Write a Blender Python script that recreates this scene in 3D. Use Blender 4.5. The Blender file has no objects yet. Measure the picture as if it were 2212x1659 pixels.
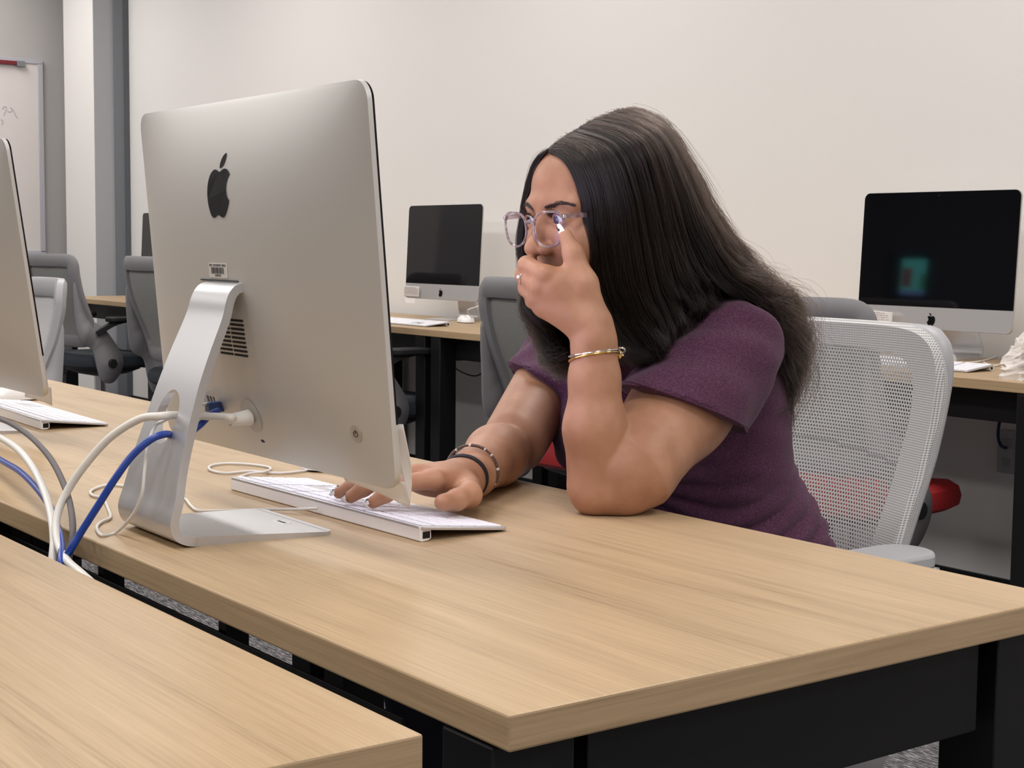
import bpy, bmesh, math, random
import numpy as np
from mathutils import Vector, Matrix

random.seed(7)
RNG = np.random.default_rng(11)
S = bpy.context.scene
COL = S.collection
pi = math.pi
DZ = 0.74                      # height of the desk tops

# ------------------------------------------------------------------ camera
FOC = 3350.94
CAMH = DZ + 0.303
FW = np.array([-0.80224374, 0.5903265, -0.0889922])
RT = np.array([0.5919506, 0.80591567, 0.00971679])
UP = np.array([-0.07745629, 0.04488375, 0.99598493])
cd = bpy.data.cameras.new('camera'); cam = bpy.data.objects.new('camera', cd); COL.objects.link(cam)
cd.sensor_fit = 'HORIZONTAL'; cd.sensor_width = 36.0; cd.lens = FOC / 2212 * 36
cd.clip_start = 0.02; cd.clip_end = 60
cam.matrix_world = Matrix(((RT[0], UP[0], -FW[0], 0), (RT[1], UP[1], -FW[1], 0), (RT[2], UP[2], -FW[2], CAMH), (0, 0, 0, 1)))
cd.dof.use_dof = True; cd.dof.focus_distance = 1.85; cd.dof.aperture_fstop = 64.0
S.camera = cam

# ------------------------------------------------------------------ world, lights, exposure
w = bpy.data.worlds.new('world'); S.world = w; w.use_nodes = True
w.node_tree.nodes['Background'].inputs[0].default_value = (0.9, 0.93, 1.0, 1)
w.node_tree.nodes['Background'].inputs[1].default_value = 0.15
S.view_settings.view_transform = 'Standard'; S.view_settings.look = 'None'
S.view_settings.exposure = 0.0; S.view_settings.gamma = 1.0
S.view_settings.use_curve_mapping = False
LIGHTS = []
def area(name, x, y, z, sx, sy, power, color=(1, 0.975, 0.95)):
    l = bpy.data.lights.new(name, 'AREA'); l.shape = 'RECTANGLE'; l.size = sx; l.size_y = sy; l.energy = power; l.color = color
    o = bpy.data.objects.new(name, l); COL.objects.link(o); o.location = (x, y, z)
    LIGHTS.append((x, y, z, sx, sy)); return o
CZ = 2.95
for ix in range(6):
    for iy in range(3):
        x = 2.2 - ix * 2.2; y = 2.55 - iy * 2.3
        area('ceiling_light_source', x, y, CZ - 0.03, 1.15, 0.55, 26 if iy else 24)

def ray(px, py):
    d = FW + RT * ((px - 1106) / FOC) - UP * ((py - 829.5) / FOC); return d
def at(px, py, Y):             # the point on the plane y = Y that a sight line meets
    d = ray(px, py); p = d * (Y / d[1]); return Vector((p[0], p[1], p[2] + CAMH))
def atx(px, py, X):
    d = ray(px, py); p = d * (X / d[0]); return Vector((p[0], p[1], p[2] + CAMH))
def atz(px, py, z=0.0):        # z counted from the desk top
    d = ray(px, py); p = d * ((DZ + z - CAMH) / d[2]); return Vector((p[0], p[1], p[2] + CAMH))

# ------------------------------------------------------------------ materials
MATS = {}
def mat(name, color, rough=0.5, metal=0.0, spec=0.5, **kw):
    if name in MATS: return MATS[name]
    m = bpy.data.materials.new(name); m.use_nodes = True
    b = m.node_tree.nodes['Principled BSDF']
    b.inputs['Base Color'].default_value = (*color, 1); b.inputs['Roughness'].default_value = rough
    b.inputs['Metallic'].default_value = metal; b.inputs['Specular IOR Level'].default_value = spec
    for k, v in kw.items(): b.inputs[k.replace('_', ' ')].default_value = v
    MATS[name] = m; return m
def nodes(m): return m.node_tree.nodes, m.node_tree.links, m.node_tree.nodes['Principled BSDF']
def srgb(r, g, b):
    f = lambda c: (c / 255 / 12.92) if c / 255 <= 0.04045 else ((c / 255 + 0.055) / 1.055) ** 2.4
    return (f(r), f(g), f(b))
def add_bump(m, scale=200, strength=0.1, dist=0.001, detail=2, vec=None, stretch=None):
    n, l, b = nodes(m)
    tc = n.new('ShaderNodeTexCoord'); mp = n.new('ShaderNodeMapping'); l.new(tc.outputs['Object'], mp.inputs[0])
    if stretch: mp.inputs['Scale'].default_value = stretch
    t = n.new('ShaderNodeTexNoise'); t.inputs['Scale'].default_value = scale; t.inputs['Detail'].default_value = detail
    l.new(mp.outputs[0], t.inputs['Vector'])
    bp = n.new('ShaderNodeBump'); bp.inputs['Strength'].default_value = strength; bp.inputs['Distance'].default_value = dist
    l.new(t.outputs[0], bp.inputs['Height']); l.new(bp.outputs[0], b.inputs['Normal']); return t, mp
def ramp(m, src, stops, dest):
    n, l, b = nodes(m); r = n.new('ShaderNodeValToRGB'); e = r.color_ramp.elements
    e[0].position = stops[0][0]; e[0].color = (*stops[0][1], 1); e[1].position = stops[-1][0]; e[1].color = (*stops[-1][1], 1)
    for p, c in stops[1:-1]:
        k = e.new(p); k.color = (*c, 1)
    l.new(src, r.inputs[0]); l.new(r.outputs[0], dest); return r

def wood(name, grain='X', mul=1.0):
    m = mat(name, (0.6, 0.42, 0.27), 0.42, spec=0.35); n, l, b = nodes(m)
    tc = n.new('ShaderNodeTexCoord'); mp = n.new('ShaderNodeMapping'); l.new(tc.outputs['Object'], mp.inputs[0])
    sc = {'X': (0.75, 10, 10), 'Y': (10, 0.75, 10)}[grain]
    mp.inputs['Scale'].default_value = sc
    wv = n.new('ShaderNodeTexNoise'); wv.inputs['Scale'].default_value = 1.0; wv.inputs['Detail'].default_value = 3; wv.inputs['Distortion'].default_value = 2.2
    l.new(mp.outputs[0], wv.inputs['Vector'])
    mp2 = n.new('ShaderNodeMapping'); l.new(tc.outputs['Object'], mp2.inputs[0])
    mp2.inputs['Scale'].default_value = {'X': (7, 330, 330), 'Y': (330, 7, 330)}[grain]
    fn = n.new('ShaderNodeTexNoise'); fn.inputs['Scale'].default_value = 1.0; fn.inputs['Detail'].default_value = 4; fn.inputs['Roughness'].default_value = 0.65
    l.new(mp2.outputs[0], fn.inputs['Vector'])
    mx = n.new('ShaderNodeMix'); mx.inputs[0].default_value = 0.50; l.new(wv.outputs[0], mx.inputs[2]); l.new(fn.outputs[0], mx.inputs[3])
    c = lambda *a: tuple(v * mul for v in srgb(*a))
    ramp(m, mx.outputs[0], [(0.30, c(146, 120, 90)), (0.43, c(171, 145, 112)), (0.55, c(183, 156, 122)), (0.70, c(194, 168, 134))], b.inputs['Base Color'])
    bp = n.new('ShaderNodeBump'); bp.inputs['Strength'].default_value = 0.12; bp.inputs['Distance'].default_value = 0.0006
    l.new(fn.outputs[0], bp.inputs['Height']); l.new(bp.outputs[0], b.inputs['Normal'])
    return m
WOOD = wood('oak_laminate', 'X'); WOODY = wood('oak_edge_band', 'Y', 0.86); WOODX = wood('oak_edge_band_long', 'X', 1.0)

WALL = mat('painted_wall', srgb(228, 225, 222), 0.75, spec=0.2); add_bump(WALL, 350, 0.06, 0.0008)
WALLG = mat('dimmed_wall', srgb(176, 173, 172), 0.7, spec=0.2)  # light falling off towards the end wall, put into the wall colour
METG = mat('grey_door_post', srgb(118, 122, 128), 0.5); METD = mat('dark_grey_post', srgb(88, 92, 98), 0.5)
CEIL = mat('ceiling_tile', srgb(215, 212, 208), 0.9)
BLACK = mat('black_powder_coat', (0.006, 0.006, 0.007), 0.45, spec=0.25)
DBLK = mat('black_plastic', (0.012, 0.012, 0.014), 0.5, spec=0.3)
BASEB = mat('black_vinyl_baseboard', (0.006, 0.006, 0.007), 0.5)
ALU = mat('satin_aluminium', srgb(204, 202, 199), 0.50, 0.6); add_bump(ALU, 2600, 0.05, 0.0002)
ALUB = mat('bead_blasted_aluminium', srgb(196, 190, 184), 0.42, 0.8)
ALUD = mat('bright_aluminium', srgb(203, 202, 204), 0.38, 0.75)
GLASSB = mat('black_glass', (0.003, 0.003, 0.004), 0.04, spec=0.38)
LOGO = mat('polished_black', (0.006, 0.006, 0.007), 0.10, spec=0.25)
WHITEP = mat('white_plastic', srgb(236, 233, 232), 0.3)
KEYW = mat('white_key', srgb(244, 243, 250), 0.35)
PAPER = mat('paper', srgb(240, 236, 232), 0.8, spec=0.1)
_n = PAPER.node_tree.nodes; _l = PAPER.node_tree.links; _t = _n.new('ShaderNodeBsdfTranslucent'); _t.inputs[0].default_value = (0.9, 0.88, 0.86, 1); _m = _n.new('ShaderNodeMixShader'); _m.inputs[0].default_value = 0.45
_l.new(_n['Principled BSDF'].outputs[0], _m.inputs[1]); _l.new(_t.outputs[0], _m.inputs[2]); _l.new(_m.outputs[0], _n['Material Output'].inputs[0])
INK = mat('ink', (0.03, 0.03, 0.035), 0.8)
INKF = mat('faded_ink', srgb(170, 160, 168), 0.8)
CABW = mat('white_cable', srgb(222, 219, 214), 0.4)
CABB = mat('blue_cable', srgb(28, 62, 150), 0.35)
CABG = mat('grey_braided_cable', srgb(92, 86, 88), 0.55); add_bump(CABG, 900, 0.6, 0.001)
CABK = mat('black_cable', (0.01, 0.01, 0.012), 0.5)
CHG = mat('grey_chair_plastic', srgb(126, 124, 127), 0.5)
CHL = mat('light_grey_chair_plastic', srgb(170, 169, 172), 0.45)
SEATK = mat('dark_slate_upholstery', srgb(34, 42, 50), 0.7); SEATR = mat('red_upholstery', srgb(150, 22, 28), 0.7)
RUB = mat('rubber', (0.01, 0.01, 0.01), 0.7)
CHROME = mat('chrome', (0.7, 0.7, 0.72), 0.2, 1.0)
GOLD = mat('gold', srgb(225, 190, 120), 0.18, 1.0); SILV = mat('silver', srgb(220, 215, 212), 0.18, 1.0)

def mesh_fabric(name, base, dark, sc):
    m = mat(name, base, 0.8, spec=0.15); n, l, b = nodes(m)
    tc = n.new('ShaderNodeTexCoord')
    uv = n.new('ShaderNodeMapping'); l.new(tc.outputs['UV'], uv.inputs[0]); uv.inputs['Scale'].default_value = (sc, sc, sc)
    br = n.new('ShaderNodeTexVoronoi'); br.inputs['Scale'].default_value = 1.0; br.inputs['Randomness'].default_value = 0.0
    l.new(uv.outputs[0], br.inputs['Vector'])
    ramp(m, br.outputs['Distance'], [(0.18, dark), (0.42, base)], b.inputs['Base Color'])
    bp = n.new('ShaderNodeBump'); bp.inputs['Strength'].default_value = 0.4; bp.inputs['Distance'].default_value = 0.001
    l.new(br.outputs['Distance'], bp.inputs['Height']); l.new(bp.outputs[0], b.inputs['Normal']); return m
WEAVE = mesh_fabric('white_weave', srgb(208, 206, 205), srgb(136, 134, 137), 300)
GWEAVE = mesh_fabric('grey_weave', srgb(146, 146, 142), srgb(100, 100, 99), 200)
NET = mat('white_net', srgb(192, 191, 190), 0.7, spec=0.2)

CARPET = mat('carpet', srgb(70, 70, 74), 0.95, spec=0.05)
n, l, b = nodes(CARPET)
tc = n.new('ShaderNodeTexCoord'); mp = n.new('ShaderNodeMapping'); l.new(tc.outputs['Object'], mp.inputs[0]); mp.inputs['Scale'].default_value = (25, 260, 1)
t = n.new('ShaderNodeTexNoise'); t.inputs['Scale'].default_value = 1; t.inputs['Detail'].default_value = 4; t.inputs['Roughness'].default_value = 0.8; l.new(mp.outputs[0], t.inputs['Vector'])
ramp(CARPET, t.outputs[0], [(0.38, srgb(34, 34, 37)), (0.5, srgb(96, 94, 97)), (0.62, srgb(190, 186, 186))], b.inputs['Base Color'])
bp = n.new('ShaderNodeBump'); bp.inputs['Strength'].default_value = 0.8; bp.inputs['Distance'].default_value = 0.004; l.new(t.outputs[0], bp.inputs['Height']); l.new(bp.outputs[0], b.inputs['Normal'])

def emis(name, color, strength):
    m = bpy.data.materials.new(name); m.use_nodes = True; n = m.node_tree.nodes; n.remove(n['Principled BSDF'])
    e = n.new('ShaderNodeEmission'); e.inputs[0].default_value = (*color, 1); e.inputs[1].default_value = strength
    m.node_tree.links.new(e.outputs[0], n['Material Output'].inputs[0]); return m

# ------------------------------------------------------------------ mesh helpers
def link(o, parent=None):
    COL.objects.link(o)
    if parent is not None: o.parent = parent
    return o
def props(o, label=None, cat=None, group=None, kind=None):
    if label: o['label'] = label
    if cat: o['category'] = cat
    if group: o['group'] = group
    if kind: o['kind'] = kind
    return o
def empty(name, loc, label, cat, group=None, rz=0.0):
    o = bpy.data.objects.new(name, None); COL.objects.link(o); o.location = loc; o.rotation_euler[2] = rz
    o.empty_display_size = 0.05
    return props(o, label, cat, group)
class MB:
    def __init__(s): s.v = []; s.f = []; s.m = []; s.uv = None
    def add(s, V, F, mi=0):
        b = len(s.v); s.v += [tuple(map(float, p)) for p in V]; s.f += [tuple(b + i for i in f) for f in F]; s.m += [mi] * len(F); return s
    def box(s, x0, y0, z0, x1, y1, z1, mi=0, M=None):
        V = [Vector(p) for p in [(x0, y0, z0), (x1, y0, z0), (x1, y1, z0), (x0, y1, z0), (x0, y0, z1), (x1, y0, z1), (x1, y1, z1), (x0, y1, z1)]]
        if M is not None: V = [M @ p for p in V]
        return s.add(V, [(0, 3, 2, 1), (4, 5, 6, 7), (0, 1, 5, 4), (1, 2, 6, 5), (2, 3, 7, 6), (3, 0, 4, 7)], mi)
    def tube(s, pts, r, n=10, closed=False, mi=0, caps=True, sec=None, upv=None):
        pts = [Vector(p) for p in pts]; N = len(pts)
        rr = r if isinstance(r, (list, tuple)) else [r] * N
        base = []; prev = None
        for i, p in enumerate(pts):
            a = pts[(i - 1) % N] if (closed or i > 0) else p
            c = pts[(i + 1) % N] if (closed or i < N - 1) else p
            t = (c - a).normalized()
            if prev is None:
                u = Vector(upv) if upv else (Vector((0, 0, 1)) if abs(t.z) < 0.9 else Vector((1, 0, 0)))
                u = (u - t * u.dot(t)).normalized()
            else:
                u = (prev - t * prev.dot(t)).normalized()
            prev = u; w_ = t.cross(u)
            if sec: ring = [p + u * (q[0] * rr[i]) + w_ * (q[1] * rr[i]) for q in sec]
            else: ring = [p + (u * math.cos(2 * pi * k / n) + w_ * math.sin(2 * pi * k / n)) * rr[i] for k in range(n)]
            base.append(ring)
        n = len(base[0]); V = [q for ring in base for q in ring]; F = []
        for i in range(N if closed else N - 1):
            j = (i + 1) % N
            for k in range(n):
                F.append((i * n + k, i * n + (k + 1) % n, j * n + (k + 1) % n, j * n + k))
        if caps and not closed:
            F.append(tuple(range(n - 1, -1, -1))); F.append(tuple((N - 1) * n + k for k in range(n)))
        return s.add(V, F, mi)
    def cyl(s, a, b, r, n=20, mi=0, r2=None):
        return s.tube([a, b], [r, r if r2 is None else r2], n, mi=mi)
    def ball(s, c, r, n=14, m=8, M=None, mi=0):
        r = (r, r, r) if isinstance(r, (int, float)) else r; c = Vector(c)
        V = []
        for j in range(1, m):
            th = pi * j / m
            for k in range(n):
                ph = 2 * pi * k / n; q = Vector((r[0] * math.sin(th) * math.cos(ph), r[1] * math.sin(th) * math.sin(ph), r[2] * math.cos(th)))
                V.append(c + (M @ q if M is not None else q))
        q = Vector((0, 0, r[2])); V.append(c + (M @ q if M is not None else q)); V.append(c - (M @ q if M is not None else q))
        F = [(j * n + k, (j + 1) * n + k, (j + 1) * n + (k + 1) % n, j * n + (k + 1) % n) for j in range(m - 2) for k in range(n)]
        a = len(V) - 2; F += [(a, k, (k + 1) % n) for k in range(n)] + [(a + 1, (m - 2) * n + (k + 1) % n, (m - 2) * n + k) for k in range(n)]
        return s.add(V, F, mi)
    def torus(s, c, u, w_, R, r, n=40, m=8, mi=0, R2=None):
        c = Vector(c); u = Vector(u); w_ = Vector(w_); R2 = R2 or R
        return s.tube([c + u * (R * math.cos(2 * pi * k / n)) + w_ * (R2 * math.sin(2 * pi * k / n)) for k in range(n)], r, m, closed=True, mi=mi)
    def mesh(s, name, mats, smooth=False, angle=None):
        me = bpy.data.meshes.new(name); me.from_pydata(s.v, [], s.f); me.update()
        for m_ in (mats if isinstance(mats, (list, tuple)) else [mats]): me.materials.append(m_)
        for p, k in zip(me.polygons, s.m): p.material_index = k
        bm = bmesh.new(); bm.from_mesh(me); bmesh.ops.recalc_face_normals(bm, faces=bm.faces); bm.to_mesh(me); bm.free()
        if smooth:
            me.shade_smooth()
            if angle: me.set_sharp_from_angle(angle=math.radians(angle))
        return me
    def obj(s, name, mats, parent=None, smooth=False, angle=None, bevel=None, seg=2):
        o = bpy.data.objects.new(name, s.mesh(name, mats, smooth or bool(bevel), angle if angle else (40 if (smooth or bevel) else None)))
        link(o, parent)
        if bevel:
            b = o.modifiers.new('bevel', 'BEVEL'); b.width = bevel; b.segments = seg; b.limit_method = 'ANGLE'; b.harden_normals = False
        return o
def catmull(P, n=8, closed=False):
    P = [Vector(p) for p in P]; out = []; N = len(P)
    for i in range(N if closed else N - 1):
        g = lambda k: P[k % N] if closed else P[min(max(k, 0), N - 1)]
        a, b, c, d = g(i - 1), g(i), g(i + 1), g(i + 2)
        for k in range(n):
            t = k / n
            out.append(0.5 * ((2 * b) + (c - a) * t + (2 * a - 5 * b + 4 * c - d) * t * t + (3 * b - a - 3 * c + d) * t ** 3))
    if not closed: out.append(P[-1])
    return out
def cable(name, pts, r, m, label, cat='cable', group=None, n=8, sub=10):
    o = MB().tube(catmull(pts, sub), r, n).obj(name, m, smooth=True); return props(o, label, cat, group)
def rrect(w_, h_, r, n=6, cx=0, cy=0):
    P = []
    for sx, sy, a0 in ((1, 1, 0), (-1, 1, pi / 2), (-1, -1, pi), (1, -1, 3 * pi / 2)):
        for k in range(n + 1):
            a = a0 + pi / 2 * k / n; P.append((cx + sx * (w_ / 2 - r) + r * math.cos(a), cy + sy * (h_ / 2 - r) + r * math.sin(a)))
    return P
def prism(mb, P2, f0, f1, mi=0):
    n = len(P2); V = [f0(*p) for p in P2] + [f1(*p) for p in P2]
    return mb.add(V, [tuple(range(n - 1, -1, -1)), tuple(range(n, 2 * n))] + [(k, (k + 1) % n, n + (k + 1) % n, n + k) for k in range(n)], mi)

# ------------------------------------------------------------------ the room
XE = -9.6; YW = 3.70
def struct(name, mb, m, bevel=None, label=None):
    o = mb.obj(name, m, bevel=bevel); o['kind'] = 'structure'
    if label: o['label'] = label
    return o
struct('floor', MB().box(-10.2, -4.2, -0.1, 4.2, YW + 0.2, 0), CARPET)
struct('wall_back', MB().box(-10.2, YW, 0, 4.2, YW + 0.15, 3.0), WALL)
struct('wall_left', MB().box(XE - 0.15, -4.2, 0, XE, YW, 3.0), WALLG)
struct('wall_right', MB().box(4.0, -4.2, 0, 4.15, YW, 3.0), WALL)
struct('wall_front', MB().box(XE, -4.2, 0, 4.0, -4.05, 3.0), mat('charcoal_paint', srgb(80, 80, 84), 0.7))
struct('ceiling', MB().box(-10.2, -4.2, CZ, 4.2, YW + 0.2, CZ + 0.1), CEIL)
struct('baseboard_back', MB().box(-8.9, YW - 0.012, 0, 4.0, YW, 0.115), BASEB)
struct('baseboard_left', MB().box(XE, -4.05, 0, XE + 0.012, 3.45, 0.1), mat('pale_baseboard', srgb(205, 203, 203), 0.6))
tr1 = struct('trim_1', MB().box(-9.41, 3.488, 0, -8.93, YW, CZ), [WALL, mat('column_side_shade', srgb(168, 169, 173), 0.7)], bevel=0.004, label='white boxed wall column at the left, its side coloured as shade')
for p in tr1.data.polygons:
    if p.normal.x > 0.9: p.material_index = 1  # shade of the column's right side, put into its colour
struct('trim_2', MB().box(-8.945, 3.612, 0, -8.915, 3.672, CZ), METG, label='mid grey upright strip beside the white column')
struct('trim_3', MB().box(-8.945, 3.672, 0, -8.905, YW + 0.01, CZ), METD, label='dark grey upright strip where the back wall starts')
for (x, y, z, sx, sy) in LIGHTS:
    t_ = empty('ceiling_light', (x, y, z), 'flat white ceiling light panel above the camera frame', 'light', 'ceiling light panels out of the frame')
    t_['label'] = 'rectangular flush ceiling light panel in the grid overhead'
    m_ = MB(); a, b_ = sx / 2 + 0.02, sy / 2 + 0.02
    for q in ((-a, -b_, a, -b_ + 0.02), (-a, b_ - 0.02, a, b_), (-a, -b_, -a + 0.02, b_), (a - 0.02, -b_, a, b_)): m_.box(q[0], q[1], -0.005, q[2], q[3], 0.03)
    m_.obj('frame', WHITEP, t_)

# whiteboard on the end wall
wb = empty('whiteboard', (XE, 2.5, DZ + 0.8), 'wall whiteboard with thin silver frame on the far left wall', 'whiteboard')
p0 = atx(92, 545, XE + 0.02); p1 = atx(92, 137, XE + 0.02)
y1, z0, z1 = p0.y - 0, p0.z, p1.z
def rel(mb, name, m, root, **k):
    o = mb.obj(name, m, None, **k); o.parent = root; o.matrix_parent_inverse = Matrix.Translation(-Vector(root.location)) if root.rotation_euler[2] == 0 else root.matrix_world.inverted()
    return o
rel(MB().box(XE + 0.002, 0.6, z0, XE + 0.018, y1, z1), 'board', mat('whiteboard_surface', srgb(214, 207, 205), 0.25), wb)
fm = MB()
for q in ((0.58, z1 - 0.008, y1 + 0.02, z1 + 0.022), (0.58, z0 - 0.02, y1 + 0.02, z0 + 0.01), (y1 - 0.012, z0, y1 + 0.02, z1), (0.58, z0, 0.61, z1)):
    fm.box(XE + 0.001, q[0], q[1], XE + 0.026, q[2], q[3])
rel(fm, 'frame', mat('brushed_frame', srgb(176, 175, 182), 0.5), wb, bevel=0.003)
rel(MB().box(XE + 0.002, 1.0, z0 - 0.045, XE + 0.08, y1 - 0.02, z0 - 0.02), 'tray', mat('brushed_tray', srgb(170, 176, 180), 0.4), wb, bevel=0.004)
q1 = atx(42, 137, XE + 0.03)
o = MB().box(XE + 0.027, q1.y - 1.0, q1.z - 0.012, XE + 0.045, q1.y - 0.02, q1.z + 0.012).obj('map_rail', mat('dark_red', srgb(110, 22, 34), 0.6), bevel=0.003)
props(o, 'dark red strip clipped along the top of the whiteboard', 'strip')
cp = MB().box(XE + 0.026, q1.y - 0.02, q1.z - 0.02, XE + 0.05, q1.y + 0.03, q1.z + 0.014).obj('end_cap', METG, o, bevel=0.002)
sc = MB()
for k, pts in enumerate([[(5, 236), (9, 230), (14, 233), (9, 246), (8, 250)], [(16, 240), (22, 242), (26, 236), (22, 232)], [(28, 236), (34, 250), (38, 256)], [(2, 258), (6, 262), (3, 270)]]):
    sc.tube(catmull([atx(a, b_, XE + 0.0185) for a, b_ in pts], 5), 0.0022, 5)
rel(sc, 'faint_writing', mat('wiped_marker', srgb(178, 168, 174), 0.8), wb)

# ------------------------------------------------------------------ desks
def desk(x0, x1, y0, y1, label, group, th=0.025, rails=(-1, 1)):
    t = empty('desk', ((x0 + x1) / 2, (y0 + y1) / 2, 0), label, 'desk', group)
    cx, cy = (x0 + x1) / 2, (y0 + y1) / 2; a, b_ = (x1 - x0) / 2, (y1 - y0) / 2
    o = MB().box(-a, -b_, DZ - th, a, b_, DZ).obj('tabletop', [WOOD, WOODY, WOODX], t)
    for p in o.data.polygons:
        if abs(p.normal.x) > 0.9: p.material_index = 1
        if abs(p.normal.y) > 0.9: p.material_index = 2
    bv = o.modifiers.new('bevel', 'BEVEL'); bv.width = 0.0018; bv.segments = 2
    # move the grain about so no two tops are alike
    for sx in (-1, 1):
        for sy in (-1, 1):
            X = sx * (a - 0.050); Y = sy * (b_ - 0.036)
            MB().box(X - 0.03, Y - 0.035, 0.012, X + 0.03, Y + 0.035, DZ - th - 0.002).obj('leg', BLACK, t, bevel=0.002)
            MB().cyl((X, Y, 0), (X, Y, 0.014), 0.022, 16).obj('foot_glide', RUB, t)
        X = sx * (a - 0.045)
        MB().box(X - 0.018, -b_ + 0.088, DZ - 0.112, X + 0.018, b_ - 0.088, DZ - th - 0.003).obj('end_rail', BLACK, t, bevel=0.0015)
    for sy in rails:
        Y = sy * (b_ - 0.075)
        MB().box(-a + 0.088, Y - 0.012, DZ - 0.105, a - 0.088, Y + 0.012, DZ - th - 0.003).obj('side_rail', BLACK, t, bevel=0.0015)
    return t
E1 = -0.789; L = 1.22
desk(E1 - L, E1, 0.581, 1.191, 'oak laminate desk the seated woman leans her elbow on', 'desks of the near double row', rails=(1,))
desk(E1 - 2 * L, E1 - L, 0.581, 1.191, 'oak laminate desk left of the joint, under the half-cut computer', 'desks of the near double row', rails=(1,))
desk(E1 - 3 * L, E1 - 2 * L, 0.581, 1.191, 'third oak desk of the near row, far left behind the half-cut computer', 'desks of the near double row')
desk(E1 - L, E1, -0.095, 0.515, 'empty oak laminate desk at the bottom left foreground', 'desks of the near double row')
desk(E1 - 2 * L, E1 - L, -0.095, 0.515, 'empty oak desk beyond the left edge of the foreground desk', 'desks of the near double row')
names = ['right of the pair, with the large dark computer', 'behind the seated woman', 'under the small dark computer', 'behind the near computer', 'at the far left beside the white column']
xs = [-2.10, -3.35, -4.66, -5.87, -7.08, -8.35]
for k, nm in enumerate(names):
    desk(xs[k + 1], xs[k], 3.05, 3.66, 'oak desk along the back wall ' + nm, 'desks along the back wall')
desk(-2.10, -0.80, 3.05, 3.66, 'last oak desk of the back wall row, cut by the right edge', 'desks along the back wall')

# cable tray in the gap between the near desks
tr = empty('cable_tray', (-1.917, 0.683, DZ - 0.14), 'black cable tray under the near desk, seen through the gap', 'cable tray')
m_ = MB(); m_.box(-1.9, -0.055, -0.004, 0.93, -0.01, 0.0); m_.box(-1.9, -0.058, -0.004, 0.93, -0.055, 0.08)
m_.obj('trough', BLACK, tr, bevel=0.002)
for k in range(9):
    MB().box(-1.8 + k * 0.3, -0.054, 0.0, -1.785 + k * 0.3, -0.03, 0.112).obj('crossbar', BLACK, tr)
for k, (mm, a) in enumerate([(CABK, 0.02), (CABG, 0.035), (CABK, 0.03)]):
    pts = [(-2.3 + 0.2 * i, 0.60 + 0.02 * math.sin(i * 1.7 + k * 2), DZ - 0.19 - a + 0.02 * math.sin(i * 1.1 + k)) for i in range(7)]
    cable('power_cable', pts, 0.004, mm, ['black cable sagging beneath the gap between the desks', 'grey cable sagging beneath the gap between the desks', 'thin black cable lying lowest beneath the gap between the desks'][k], group='cables under the gap')
o = MB().box(-1.36, 0.52, DZ - 0.25, -1.25, 0.60, DZ - 0.21).obj('power_strip', mat('grey_plastic', srgb(150, 150, 150), 0.5), bevel=0.004)
props(o, 'grey power strip seen through the gap between the desks', 'power strip')

# ------------------------------------------------------------------ all-in-one computers
A_, B_ = 0.264, 0.1905
def bulge(u, v):
    a = min(abs(u / A_), 1); c = min(abs(v / B_), 1)
    return 0.005 + 0.033 * max((1 - a ** 2.6) * (1 - c ** 2.6), 0) ** 0.9
def apple_paths():
    import re
    d = "m12.152 6.896c-.948 0-2.415-1.078-3.96-1.04-2.04.027-3.91 1.183-4.961 3.014-2.117 3.675-.546 9.103 1.519 12.09 1.013 1.454 2.208 3.09 3.792 3.039 1.52-.065 2.09-.987 3.935-.987 1.831 0 2.35.987 3.96.948 1.637-.026 2.676-1.48 3.676-2.948 1.156-1.688 1.636-3.325 1.662-3.415-.039-.013-3.182-1.221-3.22-4.857-.026-3.04 2.48-4.494 2.597-4.559-1.429-2.09-3.623-2.324-4.39-2.376-2-.156-3.675 1.09-4.61 1.09z|m15.53 3.83c.843-1.012 1.4-2.427 1.245-3.83-1.207.052-2.662.805-3.532 1.818-.78.896-1.454 2.338-1.273 3.714 1.338.104 2.715-.688 3.559-1.701z"
    out = []
    for sub in d.split('|'):
        nums = [float(x) for x in re.findall(r'-?\d*\.\d+|-?\d+', sub)]
        x, y = nums[0], nums[1]; P = []; r = nums[2:]
        for i in range(0, len(r) - 5, 6):
            a = r[i:i + 6]; p = [(x, y), (x + a[0], y + a[1]), (x + a[2], y + a[3]), (x + a[4], y + a[5])]
            for k in range(8):
                t = k / 8; s = 1 - t
                P.append(tuple(s ** 3 * p[0][j] + 3 * s * s * t * p[1][j] + 3 * s * t * t * p[2][j] + t ** 3 * p[3][j] for j in (0, 1)))
            x, y = p[3]
        out.append([((q[0] - 12) / 24, (12 - q[1]) / 24) for q in P])
    return out
APPLE = apple_paths()
def filled(P2, f, step=None):
    """fill a flat outline with triangles and carry it onto a surface f(x, y)"""
    bm = bmesh.new(); vs = [bm.verts.new((p[0], p[1], 0)) for p in P2]
    es = [bm.edges.new((vs[i], vs[(i + 1) % len(vs)])) for i in range(len(vs))]
    bmesh.ops.triangle_fill(bm, edges=es, use_beauty=True)
    bm.verts.index_update(); V = [f(v.co.x, v.co.y) for v in bm.verts]; F = [tuple(v.index for v in q.verts) for q in bm.faces]; bm.free()
    return V, F
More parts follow.
